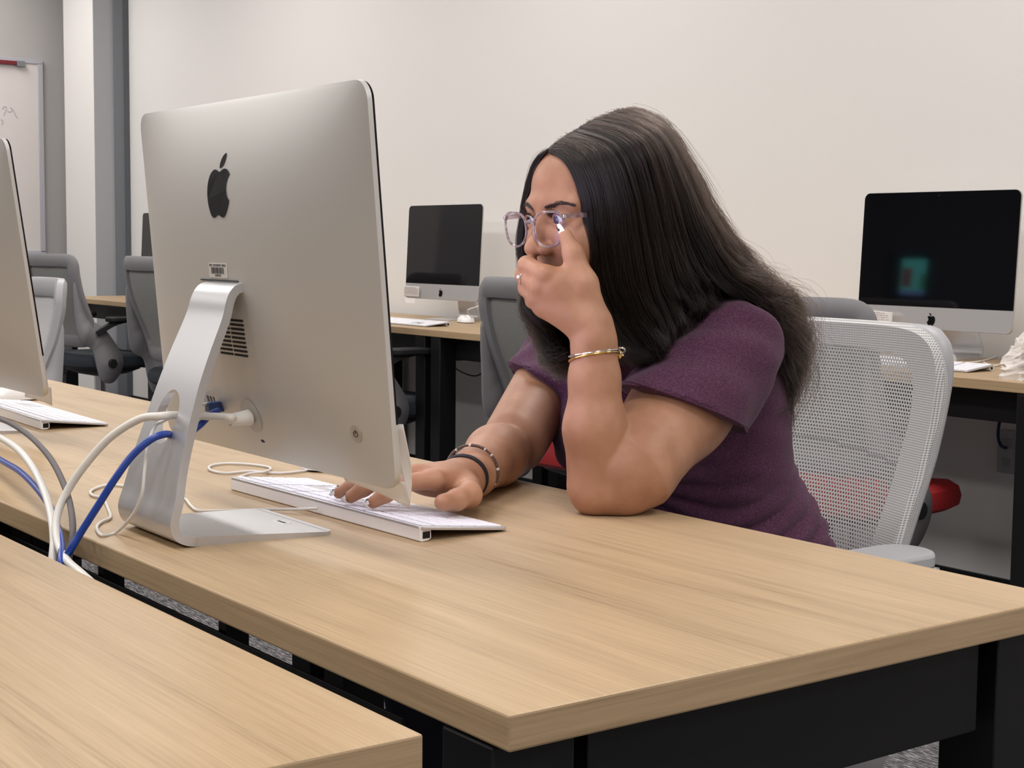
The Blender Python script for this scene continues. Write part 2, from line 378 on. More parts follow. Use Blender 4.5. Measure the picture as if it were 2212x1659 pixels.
LETT = {'U': ['101', '101', '101', '101', '111'], 'N': ['101', '111', '111', '111', '101'], 'I': ['1', '1', '1', '1', '1'], 'V': ['101', '101', '101', '101', '010'], '.': ['0', '0', '0', '0', '1'],
        'C': ['111', '100', '100', '100', '111'], 'A': ['111', '101', '111', '101', '101'], 'R': ['110', '101', '110', '101', '101'], 'T': ['111', '010', '010', '010', '010'], 'E': ['111', '100', '110', '100', '111'],
        'W': ['101', '101', '111', '111', '101'], 'O': ['111', '101', '101', '101', '111'], 'D': ['110', '101', '101', '101', '110'], '0': ['111', '101', '101', '101', '111'], '1': ['1', '1', '1', '1', '1'], '2': ['111', '001', '111', '100', '111'], '9': ['111', '101', '111', '001', '111'], ' ': ['0', '0', '0', '0', '0']}
def text_quads(s, x, y, w_, h_):
    tot = sum(len(LETT[c][0]) + 1 for c in s) - 1; q = w_ / tot; ph = h_ / 5; out = []
    for c in s:
        g = LETT[c]
        for r_ in range(5):
            for k, ch in enumerate(g[r_]):
                if ch == '1': out.append((x + k * q, y + h_ - (r_ + 1) * ph, x + (k + 1) * q, y + h_ - r_ * ph))
        x += (len(g[0]) + 1) * q
    return out

def computer(cx, cy, rz, tilt, label, zgap=0.073, lit=False, back_detail=False, footdy=0.0):
    """origin: desk top under the lower edge of the screen; the screen faces local +y"""
    t = empty('desktop_computer', (cx, cy, DZ), label, 'computer', 'all-in-one desktop computers', rz)
    ct, st = math.cos(tilt), math.sin(tilt)
    upv = Vector((0, -st, ct)); nv = Vector((0, ct, st)); C = Vector((0, 0, zgap)) + upv * B_
    def P(u, v, off): return C + Vector((u, 0, 0)) + upv * v + nv * off     # off > 0 is towards the user
    # housing: rings of a rounded rectangle pulled in to the middle
    ol = rrect(2 * A_, 2 * B_, 0.019, 7); n = len(ol); mb = MB(); V = []; F = []
    S_ = [0, 0.15, 0.3, 0.45, 0.58, 0.68, 0.76, 0.83, 0.88, 0.92, 0.95, 0.975, 0.99, 1.0]
    dense = []
    for i in range(n):
        a, c = ol[i], ol[(i + 1) % n]; m = 6 if math.hypot(a[0] - c[0], a[1] - c[1]) > 0.05 else 1
        for k in range(m * (3 if m > 1 else 1)):
            mm = m * (3 if m > 1 else 1); dense.append((a[0] + (c[0] - a[0]) * k / mm, a[1] + (c[1] - a[1]) * k / mm))
    n = len(dense); V.append(P(0, 0, -bulge(0, 0)))
    for s in S_[1:]:
        for (u, v) in dense: V.append(P(u * s, v * s, -bulge(u * s, v * s)))
    for k in range(n): F.append((0, 1 + k, 1 + (k + 1) % n))
    for r_ in range(len(S_) - 2):
        for k in range(n): F.append((1 + r_ * n + k, 1 + (r_ + 1) * n + k, 1 + (r_ + 1) * n + (k + 1) % n, 1 + r_ * n + (k + 1) % n))
    b0 = 1 + (len(S_) - 2) * n; b1 = len(V)
    for (u, v) in dense: V.append(P(u, v, 0))
    for k in range(n): F.append((b0 + k, b1 + k, b1 + (k + 1) % n, b0 + (k + 1) % n))
    F.append(tuple(b1 + k for k in range(n)))
    mb.add(V, F); mb.obj('housing', ALU, t, smooth=True, angle=50)
    # front: black glass over a metal chin
    H = 2 * B_; chin = 0.062
    mb = MB(); gp = [p for p in rrect(2 * A_ - 0.002, H - 0.002, 0.018, 7)]; top = [p for p in gp if p[1] > -B_ + chin]
    top = sorted(top, key=lambda p: math.atan2(p[1], p[0])); gl = [(-A_ + 0.001, -B_ + chin), (A_ - 0.001, -B_ + chin)] + [p for p in gp if p[1] > 0]
    prism(mb, gl, lambda u, v: P(u, v, 0.0002), lambda u, v: P(u, v, 0.0028)); gg = mb.obj('screen_glass', GLASSB, t)
    MB().cyl(P(0, B_ - 0.012, 0.0026), P(0, B_ - 0.012, 0.0030), 0.0022, 12).obj('webcam', mat('lens_grey', (0.03, 0.03, 0.035), 0.1), t)
    mb = MB(); ch = [(A_ - 0.001, -B_ + chin), (-A_ + 0.001, -B_ + chin)] + [p for p in gp if p[1] < 0 and p[1] < -B_ + chin]
    prism(mb, ch, lambda u, v: P(u, v, 0.0002), lambda u, v: P(u, v, 0.0024)); mb.obj('chin_panel', ALUD if not lit else ALU, t)
    mb = MB()
    for pth in APPLE: mb.add(*filled([(x * 0.034, y * 0.034 - B_ + chin * 0.47) for x, y in pth], lambda x, y: P(x, y, 0.0029)))
    mb.obj('front_logo', LOGO, t)
    if lit:
        X0, X1, Y0, Y1 = -0.238, 0.238, -B_ + chin + 0.022, B_ - 0.024
        scr = MB(); q = lambda x0, y0, x1, y1, mi, o_=0.0031: scr.add([P(x0, y0, o_), P(x1, y0, o_), P(x1, y1, o_), P(x0, y1, o_)], [(0, 1, 2, 3)], mi)
        q(X0, Y0, X1, Y1, 0); q(X0 + 0.01, Y0 + 0.04, X0 + 0.20, Y1 - 0.03, 1, 0.0033); q(X0 + 0.225, Y0 + 0.03, X1 - 0.02, Y1 - 0.02, 2, 0.0033)
        q(X0 + 0.24, Y0 + 0.05, X0 + 0.33, Y1 - 0.06, 3, 0.0035); q(X0, Y0, X1, Y0 + 0.014, 4, 0.0033); q(X0 + 0.03, Y0 + 0.05, X0 + 0.12, Y0 + 0.09, 5, 0.0035)
        scr.obj('lit_screen', [emis('desktop_blue', (0.30, 0.50, 0.95), 3.2), emis('window_grey', (0.75, 0.70, 1.0), 3.6), emis('page_white', (0.95, 0.85, 1.0), 4.6), emis('picture_red', (0.85, 0.16, 0.2), 2.0), emis('dock', (0.5, 0.5, 0.8), 1.8), emis('leaf_green', (0.1, 0.6, 0.3), 1.8)], t)
    # back: mark, slots, sockets, switch
    so = lambda u, v, off=0.0: P(u, v, -bulge(u, v) - off)
    if back_detail is not None:
        mb = MB()
        for j, pth in enumerate(APPLE): mb.add(*filled([(x * 0.066 - 0.006, y * 0.066 + 0.1025) for x, y in pth], lambda x, y: so(x, y, 0.0006)))
        lg = mb.obj('rear_logo', LOGO, t)
    if back_detail:
        vt = MB()
        for c_ in range(2):
            for r_ in range(9):
                u0 = -0.028 + c_ * 0.0345; v = -0.037 - r_ * 0.0046
                prism(vt, rrect(0.031, 0.0023, 0.0011, 3, u0 + 0.0135 + 0, v), lambda x, y: so(x, y, 0.0004), lambda x, y: so(x, y, -0.002))
        props(vt.obj('vent_slots', mat('vent_black', (0.004, 0.004, 0.004), 0.8), t), kind='stuff')
        lb = MB(); prism(lb, rrect(0.044, 0.0155, 0.0018, 3, -0.0125, 0.0145), lambda x, y: so(x, y, 0.0002), lambda x, y: so(x, y, 0.0006)); lab = lb.obj('asset_label', PAPER, t)
        lab['label'] = 'white asset label reading UNIV. INCARNATE WORD with barcode'
        tx = MB(); q2 = lambda a: tx.add([so(a[0], a[1], 0.0008), so(a[2], a[1], 0.0008), so(a[2], a[3], 0.0008), so(a[0], a[3], 0.0008)], [(0, 1, 2, 3)])
        for a in text_quads('UNIV. INCARNATE WORD', -0.0325, 0.0188, 0.040, 0.0023): q2(a)
        rr = random.Random(3); x = -0.0285
        while x < 0.002:
            ww = rr.choice([0.0003, 0.0005, 0.0008]); q2((x, 0.0110, x + ww, 0.0176)); x += ww + rr.choice([0.0003, 0.0004, 0.0006])
        for a in text_quads('0020910', -0.0195, 0.0082, 0.014, 0.0020): q2(a)
        tx.obj('label_print', INK, lab)
        MB().box(-0.057, 0, 0, 0.0335, 0.002, 0.0012).obj('slot_line', INK, t).matrix_local = Matrix.Translation(so(0, 0.0035, 0.0012))
        pw = MB(); prism(pw, [(0.2125 + 0.0085 * math.cos(a), -0.140 + 0.0085 * math.sin(a)) for a in np.linspace(0, 2 * pi, 28)[:-1]], lambda x, y: so(x, y, 0.0002), lambda x, y: so(x, y, 0.0007)); pb = pw.obj('power_button', ALUB, t)
        pg = MB(); pg.tube([so(0.2125 + 0.0030 * math.cos(a), -0.140 + 0.0030 * math.sin(a), 0.0009) for a in np.linspace(pi * 0.62, pi * 2.38, 16)], 0.00035, 5); pg.tube([so(0.2125, -0.1400, 0.0009), so(0.2125, -0.1358, 0.0009)], 0.00035, 5)
        pg.obj('power_symbol', INK, pb)
        lk = MB(); prism(lk, rrect(0.0075, 0.003, 0.0014, 4, 0.0118, -0.1688), lambda x, y: so(x, y, 0.0003), lambda x, y: so(x, y, -0.001)); lk.obj('lock_slot', INK, t)
        for k in range(4):
            pm = MB(); prism(pm, rrect(0.0045 if k < 3 else 0.004, 0.0125, 0.001, 3, -0.1035 + k * 0.0082, -0.1335 + 0), lambda x, y: so(x, y, 0.0003), lambda x, y: so(x, y, -0.001)); pm.obj('port', mat('port_dark', (0.03, 0.03, 0.032), 0.4), t)
        dk = MB(); prism(dk, [(0.0085 + 0.0205 * math.cos(a), -0.1405 + 0.0185 * math.sin(a)) for a in np.linspace(0, 2 * pi, 36)[:-1]], lambda x, y: so(x, y, 0.0), lambda x, y: so(x, y, 0.0014)); um = MB(); uc = so(-0.1035, -0.131, 0.0); um.box(uc.x - 0.003, uc.y - 0.022, uc.z - 0.0065, uc.x + 0.003, uc.y + 0.002, uc.z + 0.0065); um.obj('usb_plug', WHITEP, t, bevel=0.001)
        pl = dk.obj('plug_disc', mat('clear_white_plastic', srgb(228, 224, 220), 0.3, Transmission_Weight=0.5), t, smooth=True)
        a0 = so(0.0085, -0.1415, 0.002); a1 = a0 - nv * 0.024
        MB().tube([a0, a0 - nv * 0.010, a1], [0.0088, 0.0075, 0.0066], 20).obj('plug_collar', CABW, pl, smooth=True)
        t['plug'] = tuple(a1)
        rj = so(-0.0665, -0.137, 0); MB().box(rj.x - 0.006, rj.y - 0.016, rj.z - 0.0055, rj.x + 0.006, rj.y + 0.002, rj.z + 0.0055).obj('network_plug', mat('blue_boot', srgb(40, 62, 110), 0.4), t, bevel=0.001)
    # stand: one bent plate, wider at the foot
    prof = [(-0.046, 0.262, .085), (-0.060, 0.2605, .085), (-0.0685, 0.2535, .086), (-0.0735, 0.243, .087), (-0.079, 0.225, .090), (-0.0965, 0.185, .096), (-0.1110, 0.147, .103), (-0.1315, 0.083, .120), (-0.1405, 0.047, .134), (-0.1455, 0.031, .137), (-0.1465, 0.021, .138), (-0.1430, 0.0105, .139), (-0.135, 0.0040, .141), (-0.122, 0.0006, .143), (-0.105, 0.0, .140), (0.010, 0.0, .1680), (0.0205, 0.0, .1665), (0.0265, 0.0, .160), (0.0295, 0.0, .147)]
    prof = [(y + footdy, z, w_) for y, z, w_ in prof]
    pc = catmull([Vector(p) for p in prof], 4); TH = 0.0092; NU = 12
    hc = 0.108; hr = 0.0262
    mb = MB(); V = []; F = []; N = len(pc)
    for i, p in enumerate(pc):
        a = pc[max(i - 1, 0)]; c = pc[min(i + 1, N - 1)]; ty, tz = c.y * 0 + (c.x - a.x), (c.y - a.y); ll = math.hypot(ty, tz); ny, nz = -tz / ll, ty / ll   # inner side normal
        tk = 1.0 if p.y > 0.004 else max(1 - 0.62 * max(p.x - footdy + 0.10, 0) / 0.125, 0.36)
        if True:
            for sgn in (0, 1):
                for k in range(NU + 1):
                    x = (k / NU - 0.5) * p.z; V.append(Vector((x, p.x + sgn * ny * TH * tk, max(p.y + sgn * nz * TH * tk, 0.0) )))
    W_ = NU + 1
    for i in range(N - 1):
        for sgn in (0, 1):
            for k in range(NU):
                a = (i * 2 + sgn) * W_ + k; c = ((i + 1) * 2 + sgn) * W_ + k; F.append((a, a + 1, c + 1, c))
        for k in (0, NU):
            F.append((i * 2 * W_ + k, (i * 2 + 1) * W_ + k, ((i + 1) * 2 + 1) * W_ + k, (i + 1) * 2 * W_ + k))
    for i in (0, N - 1):
        for k in range(NU): F.append(((i * 2) * W_ + k, (i * 2) * W_ + k + 1, (i * 2 + 1) * W_ + k + 1, (i * 2 + 1) * W_ + k))
    mb.add(V, F); so_ = mb.obj('stand', ALUD, t, smooth=True, angle=45)
    cut = MB().tube([(-0.004, -0.25, hc), (-0.004, 0.0, hc + 0.03)], hr, 40).obj('hole_cutter', ALUD, t)
    bo = so_.modifiers.new('hole', 'BOOLEAN'); bo.object = cut; bo.solver = 'EXACT'
    bpy.context.view_layer.update(); dg = bpy.context.evaluated_depsgraph_get()
    nm = bpy.data.meshes.new_from_object(so_.evaluated_get(dg)); so_.modifiers.clear(); so_.data = nm; bpy.data.objects.remove(cut)
    return t
def copy_tree(o, parent=None, **k):
    c = o.copy(); COL.objects.link(c); c.parent = parent
    if parent is not None: c.matrix_parent_inverse = o.matrix_parent_inverse
    for ch in list(o.children): copy_tree(ch, c)
    return c
main = computer(-1.4855, 0.774, -0.013, 0.0878, 'large silver computer in front of the woman, its back to us', lit=True, back_detail=True)
second = computer(-2.505, 0.800, 0.0, math.radians(8), 'silver computer cut by the left picture edge, back to us', zgap=0.073)
for ch in list(main.children):
    pass
bc = computer(-2.765, 3.47, pi, 0.05, 'large dark-screened computer at the right, before the back wall', zgap=0.082, back_detail=None)
for x, lb in ((-5.205, 'small dark-screened computer between the near computer and the woman'), (-7.96, 'dark-screened computer mostly hidden behind the near computer')):
    c = copy_tree(bc); c.location = (x, 3.47, DZ); c['label'] = lb
for o_ in (main, second): o_['category'] = 'computer'
# label on the foot of the stand
def L2W(o, p): return Matrix.Translation(o.location) @ Matrix.Rotation(o.rotation_euler[2], 4, 'Z') @ Vector(p)
s_ = MB(); a = atz(608, 1128, 0.0045)
fl = MB().box(a.x - 0.012, a.y - 0.006, DZ + 0.0042, a.x + 0.012, a.y + 0.006, DZ + 0.0047).obj('serial_sticker', WHITEP)
props(fl, 'tiny white printed sticker on the foot of the silver stand', 'sticker')
for k in range(7): s_.box(a.x - 0.009 + k * 0.0026, a.y - 0.001, DZ + 0.0047, a.x - 0.0075 + k * 0.0026, a.y + 0.002, DZ + 0.0049)
s_.obj('print', INK, fl)

# notes taped to the computers
def note(pts, label, lines=None, th=0.0004):
    """four corners in order, bent sheet"""
    mb = MB(); P = [Vector(p) for p in pts]; n = 8; V = []
    nrm = (P[1] - P[0]).cross(P[3] - P[0]).normalized()
    for j in range(n + 1):
        for i in range(n + 1):
            u, v = i / n, j / n; q = (P[0] * (1 - u) + P[1] * u) * (1 - v) + (P[3] * (1 - u) + P[2] * u) * v
            V.append(q + nrm * 0.002 * math.sin(u * pi) * math.sin(v * 2.2))
    F = [(j * (n + 1) + i, j * (n + 1) + i + 1, (j + 1) * (n + 1) + i + 1, (j + 1) * (n + 1) + i) for j in range(n) for i in range(n)]
    mb.add(V, F); o = mb.obj('paper_note', PAPER, smooth=True); sd = o.modifiers.new('t', 'SOLIDIFY'); sd.thickness = th
    props(o, label, 'note', 'paper notes taped to the computers')
    if lines:
        tx = MB(); rr = random.Random(5)
        for k in range(lines):
            v = 0.12 + 0.72 * k / lines; u0 = 0.06; ue = rr.uniform(0.55, 0.93)
            while u0 < ue:
                wl = rr.uniform(0.04, 0.12); c = []
                for (uu, vv) in ((u0, v), (min(u0 + wl, ue), v), (min(u0 + wl, ue), v + 0.05), (u0, v + 0.05)):
                    c.append((P[0] * (1 - uu) + P[1] * uu) * (1 - vv) + (P[3] * (1 - uu) + P[2] * uu) * vv + nrm * (0.002 * math.sin(uu * pi) * math.sin(vv * 2.2) - th - 0.0010))
                tx.add(c, [(0, 1, 2, 3)]); u0 += wl + 0.02
        tx.obj('print', INKF, o)
    return o
# near computer: sheet hanging from its lower right corner
u_ = lambda u, v, off: L2W(main, Vector((u, 0, 0.073)) + Vector((0, -math.sin(.0878), math.cos(.0878))) * (v + B_) + Vector((0, math.cos(.0878), math.sin(.0878))) * off)
note([u_(0.140, -0.183, 0.004), u_(0.2655, -0.183, 0.004), u_(0.2600, -0.209, 0.010), u_(0.140, -0.199, 0.010)], 'white paper note hanging under the near computer beside the hand')
o = note([u_(0.245, -0.130, 0.0045), u_(0.2670, -0.128, 0.006), u_(0.2680, -0.166, 0.011), u_(0.2605, -0.209, 0.0105)], 'torn paper edge sticking out beside the near screen corner')
note([at(55, 832, 0.805), at(111, 836, 0.805), at(113, 876, 0.82), at(54, 857, 0.82)], 'white paper note hanging under the half-cut left computer')
note([at(873, 617, 3.462), at(906, 619, 3.462), at(905, 642, 3.462), at(873, 640, 3.462)], 'printed paper note on the chin of the small dark computer', lines=5)
note([at(873, 643, 3.455), at(897, 645, 3.455), at(896, 656, 3.44), at(874, 654, 3.44)], 'scrap of paper hanging below the chin of the small dark computer')
note([at(1848, 666, 3.45), at(1929, 675, 3.45), at(1926, 699, 3.44), at(1846, 696, 3.44)], 'printed paper note on the chin of the large dark computer', lines=4)

# ------------------------------------------------------------------ keyboards
def keyboard(x1, y0, rz, label, detail=True, zz=0.0):
    """rear right corner seen from behind at (x1, y0); the user is on the +y side"""
    t = empty('keyboard', (x1, y0, DZ), label, 'keyboard', 'white wired keyboards', rz)
    W, D = 0.415, 0.112; HB, HF = 0.0165, 0.0045; TH = 0.0035
    sl = (HB - HF) / D
    top = lambda y: HB - sl * y
    mb = MB()
    # thin tray
    prism(mb, rrect(W, D, 0.005, 4, -W / 2, D / 2), lambda x, y: Vector((x, y, top(y) - TH)), lambda x, y: Vector((x, y, top(y))))
    mb.obj('tray', ALUD, t, bevel=0.0006)
    mb = MB(); pr = [(0.0, 0.0012), (0.0, HB - 0.0005), (0.014, HB - 0.003), (0.0145, 0.003), (0.011, 0.0008), (0.002, 0.0)]
    prism(mb, pr, lambda y, z: Vector((-W + 0.002, y, z)), lambda y, z: Vector((-0.002, y, z))); mb.obj('rear_bar', WHITEP, t, bevel=0.0008)
    for sx in (0, 1):
        x = -0.002 if sx == 0 else -W + 0.002; s = 1 if sx == 0 else -1
        MB().box(x - 0.0005, 0.0035, 0.0035, x + s * 0.0006, 0.0125, 0.0105).obj('port', BLACK, t)
    MB().box(-W + 0.004, D - 0.010, 0, -0.004, D - 0.006, 0.002).obj('front_pad', RUB, t)
    # keys: seen by the user the number pad is on his right, that is at -x
    p = 0.01835; kw = 0.0158; d0 = 0.0035
    rows = [  # (list of widths in units; negative = gap)
        [1.0] * 14 + [-.35, 1, 1, 1, -.35, 1, 1, 1, 1],
        [1.0] * 13 + [1.5, -.35, 1, 1, 1, -.35, 1, 1, 1, 1],
        [1.5] + [1.0] * 13 + [-.35, 1, 1, 1, -.35, 1, 1, 1, 1],
        [1.75] + [1.0] * 11 + [1.75, -.35, -3, -.35, 1, 1, 1, 1],
        [2.3] + [1.0] * 10 + [2.2, -.35, -1, 1, -1, -.35, 1, 1, 1, 1],
        [1.25, 1.15, 1.25, 6.0, 1.25, 1.25, 1.25, 1.1, -.35, 1, 1, 1, -.35, 2.0, 1, 1]]
    tot = 21.9; sc = (W - 0.008) / (tot * 1.0)
    cache = {}; allk = MB()
    for r_, row in enumerate(rows):
        s = sum(abs(a) for a in row); k = tot / s; x = -0.004; y = 0.005 + r_ * 0.01735 + (0.001 if r_ else 0); hh = 0.0146
        if r_ == 0: hh = 0.0128
        for a in row:
            w_ = abs(a) * k * sc
            if a > 0:
                key = (round(w_, 5), hh)
                xc = x - w_ / 2; yc = y + hh / 2; zc = top(yc)
                def geo(mb, ox, oy, oz):
                    a_ = math.atan(sl); P0 = rrect(w_ - 0.0022, hh, 0.0014, 2); P1 = rrect(w_ - 0.0028, hh - 0.0006, 0.0012, 2)
                    f0 = lambda q, z: Vector((ox + q[0], oy + q[1], oz + z - sl * q[1]))
                    n_ = len(P0); V = [f0(q, 0.0001) for q in P0] + [f0(q, 0.0010) for q in P0] + [f0(q, 0.0013) for q in P1]
                    F = [tuple(2 * n_ + i for i in range(n_))]
                    for lv in (0, 1): F += [(lv * n_ + i, lv * n_ + (i + 1) % n_, (lv + 1) * n_ + (i + 1) % n_, (lv + 1) * n_ + i) for i in range(n_)]
                    mb.add(V, F)
                if detail:
                    if key not in cache:
                        mk = MB(); geo(mk, 0, 0, 0); cache[key] = mk.mesh('key', KEYW, True, 40)
                    o = bpy.data.objects.new('key', cache[key]); link(o, t); o.location = (xc, yc, zc)
                else: geo(allk, xc, yc, zc)
            x -= w_
    if not detail: props(allk.obj('keys', KEYW, t), kind='stuff')
    return t
kb1 = keyboard(-1.312, 0.852, math.radians(1.5), 'white keyboard under the woman\'s right hand')
kb2 = keyboard(-2.440, 0.858, math.radians(-2), 'white keyboard in front of the half-cut left computer')
kbR = keyboard(-2.36, 3.20, math.radians(4), 'white keyboard below the large dark computer at the right', detail=False)
kbL = copy_tree(kbR); kbL.location = (-4.97, 3.18, DZ); kbL.rotation_euler[2] = pi; kbL['label'] = 'white keyboard below the small dark computer'
kbR.rotation_euler[2] = pi + 0.03; kbR.location = (-2.83, 3.27, DZ)
kbL.location = (-5.21, 3.24, DZ)

# ------------------------------------------------------------------ mice
def mouse(x, y, rz, label):
    t = empty('mouse', (x, y, DZ), label, 'mouse', 'white computer mice', rz); mb = MB(); n, m = 28, 9; V = []; F = []
    for j in range(m):
        th = (pi / 2) * j / (m - 1)
        for k in range(n):
            ph = 2 * pi * k / n; c, s = math.cos(ph), math.sin(ph); q = 0.62
            X = 0.030 * math.copysign(abs(c) ** q, c); Y = 0.056 * math.copysign(abs(s) ** 0.8, s)
            r_ = math.cos(th) ** 0.55; V.append((X * r_, Y * r_, 0.003 + 0.027 * math.sin(th) * (1 - 0.25 * (Y / 0.056) ** 2)))
    for j in range(m - 1):
        for k in range(n): F.append((j * n + k, j * n + (k + 1) % n, (j + 1) * n + (k + 1) % n, (j + 1) * n + k))
    mb.add(V, F); mb.obj('shell', WHITEP, t, smooth=True, angle=80)
    MB().tube([(0.024 * math.cos(a), 0.046 * math.sin(a), 0.0035) for a in np.linspace(0, 2 * pi, 33)[:-1]], 0.0032, 6, closed=True).obj('base_rim', mat('pale_grey_rim', srgb(190, 188, 190), 0.4), t)
    MB().ball((0, 0.024, 0.0215), (0.0032, 0.0032, 0.0032)).obj('scroll_ball', mat('scroll_grey', srgb(170, 170, 172), 0.4), t, smooth=True)
    return t
p = atz(18, 864); mouse(-2.93, 0.985, math.radians(8), 'white mouse on the desk under the half-cut left computer')
p = atz(1006, 697); mp_ = mouse(p.x, p.y, math.radians(70), 'white mouse beside the keyboard of the small dark computer')
p = atz(2040, 784); mouse(p.x, p.y, math.radians(30), 'white mouse half hidden behind the white mesh chair')
mouse(-1.815, 1.05, 0, 'white mouse hidden behind the near computer')

# ------------------------------------------------------------------ cables
G = DZ
white_path = [Vector(L2W(main, main['plug']))] + [at(500, 902, 0.71), at(440, 899, 0.694), at(408, 898, 0.680), at(374, 897, 0.657), at(346, 899, 0.640), at(300, 906, 0.630), at(238, 945, 0.612), at(185, 1003, 0.594), at(146, 1060, 0.579), at(124, 1112, 0.566), at(122, 1160, 0.556), at(140, 1205, 0.5475), at(178, 1241, 0.5405), at(200, 1262, 0.537), at(215, 1290, 0.537), at(225, 1330, 0.540), at(228, 1400, 0.545)]
cable('power_cable', white_path, 0.0042, CABW, 'white power cable looping from the near computer into the desk gap', group='cables of the near computers', n=12)
rj = L2W(main, (-0.0665, -0.05, 0.073)); 
blue_path = [at(470, 888, 0.722), at(452, 898, 0.706), at(432, 918, 0.692), at(406, 936, 0.678), at(378, 941, 0.660), at(356, 938, 0.641), at(325, 950, 0.625), at(285, 985, 0.608), at(248, 1035, 0.592), at(210, 1095, 0.577), at(175, 1150, 0.563), at(152, 1188, 0.553), at(135, 1215, 0.549), at(128, 1240, 0.549), at(125, 1300, 0.549), at(125, 1380, 0.549)]
cable('network_cable', blue_path, 0.0038, CABB, 'blue network cable running from the near computer into the desk gap', group='cables of the near computers', n=12)
g = 'cables of the left computer'
cable('power_cable', [at(-120, 905, 0.69), at(-50, 920, 0.66), at(0, 945, 0.635), at(40, 972, 0.615), at(72, 1012, 0.60), at(96, 1062, 0.585), at(110, 1112, 0.57), at(116, 1165, 0.556), at(113, 1210, 0.5475), at(113, 1240, 0.547), at(112, 1300, 0.547), at(112, 1380, 0.547)], 0.0042, CABW, 'white power cable coming from the half-cut left computer', group=g, n=12)
cable('network_cable', [at(-120, 930, 0.69), at(-50, 960, 0.66), at(0, 993, 0.632), at(42, 1018, 0.612), at(80, 1055, 0.595), at(108, 1095, 0.58), at(125, 1140, 0.566), at(133, 1180, 0.554), at(131, 1215, 0.541), at(128, 1245, 0.541), at(120, 1300, 0.541), at(118, 1380, 0.541)], 0.0038, CABB, 'blue network cable coming from the half-cut left computer', group=g, n=12)
cable('braided_cable', [at(-80, 885, 0.69), at(0, 905, 0.66), at(48, 930, 0.64), at(88, 965, 0.62), at(118, 1005, 0.603), at(143, 1060, 0.586), at(155, 1110, 0.571), at(157, 1155, 0.5595), at(150, 1200, 0.553), at(145, 1240, 0.553), at(142, 1300, 0.553), at(142, 1380, 0.553)], 0.0034, CABG, 'dark grey braided cable arching over the left desk', group=g, n=12)
Z = 0.0022
kc = [(atz(686, 1098, 0.008)), atz(640, 1100, 0.005), atz(560, 1101, Z), atz(480, 1103, Z), atz(430, 1103, Z), atz(412, 1092, Z), atz(400, 1078, Z), atz(380, 1074, Z), atz(330, 1062, Z), atz(262, 1049, Z), atz(225, 1049, Z), atz(197, 1060, Z), atz(200, 1070, Z), atz(222, 1077, Z), atz(234, 1100, Z), atz(238, 1118, Z), atz(218, 1128, Z), atz(209, 1140, Z), atz(220, 1156, Z), atz(250, 1150, Z), at(285, 1115, 0.615), at(306, 1070, 0.618), at(312, 1020, 0.622), at(320, 960, 0.629), at(336, 920, 0.640), at(356, 908, 0.650), at(385, 893, 0.668), at(420, 880, 0.70), at(446, 872, 0.73)]
cable('keyboard_cable', kc, 0.0017, CABW, 'thin white keyboard cable looping round the silver stand', group='thin white cables')
mc = [atz(530, 1052, 0.006), atz(512, 1047, 0.004), atz(510, 1036, Z), atz(535, 1024, Z), atz(572, 1019, Z + .003), atz(583, 1010, Z), atz(540, 1003, Z), atz(490, 1001, Z), atz(455, 1006, Z), atz(456, 1016, Z), atz(490, 1022, Z), atz(540, 1018, Z), atz(600, 1022, Z), atz(650, 1018, Z), atz(690, 1010, Z), Vector((-1.80, 1.03, DZ + 0.003))]
cable('mouse_cable', mc, 0.0017, CABW, 'thin white mouse cable coiled at the far end of the keyboard', group='thin white cables')
cable('mouse_cable', [Vector(mp_.location) + Vector((-0.02, 0.05, 0.01)), at(1010, 672, 3.3), at(1025, 664, 3.35), at(1045, 660, 3.4)], 0.0022, CABW, 'white mouse cable by the small dark computer', group='thin white cables')
cable('mouse_cable', [atz(2065, 785, .003), atz(2120, 780, .003), atz(2160, 768, .003), atz(2172, 778, .003), atz(2150, 790, .003), atz(2125, 783, .003)], 0.0022, CABW, 'white cable coiled between the right keyboard and the plastic bag', group='thin white cables')
cable('wall_cable', [at(2178, 700 + 160, 3.58), at(2161, 905, 3.60), at(2156, 940, 3.61), at(2162, 962, 3.63), at(2174, 968, 3.69)], 0.0045, mat('navy_cable', srgb(20, 24, 70), 0.5), 'dark blue cable plugged into the wall outlet under the right desk')
cable('wall_cable', [at(975, 790, 3.6), at(1000, 805, 3.6), at(1025, 812, 3.6), at(1045, 805, 3.6)], 0.003, CABK, 'thin black cable drooping below the desk behind the grey chair')
cable('wall_cable', [at(1042, 775, 3.6), at(1046, 800, 3.6), at(1056, 822, 3.6), at(1062, 850, 3.66)], 0.004, CABK, 'black cable hanging beside the grey mesh chair')

# outlet box
ob = empty('wall_outlet', at(2176, 977, YW - 0.012), 'grey wall outlet plate under the right back desk', 'outlet')
MB().box(-0.032, -0.004, -0.060, 0.032, 0.012, 0.060).obj('cover_plate', mat('outlet_grey', srgb(170, 170, 174), 0.5), ob, bevel=0.003)
for k in (-1, 1): MB().box(-0.014, -0.007, -0.012 + k * 0.028, 0.014, -0.003, 0.012 + k * 0.028).obj('socket', mat('socket_grey', srgb(155, 155, 158), 0.5), ob, bevel=0.002)
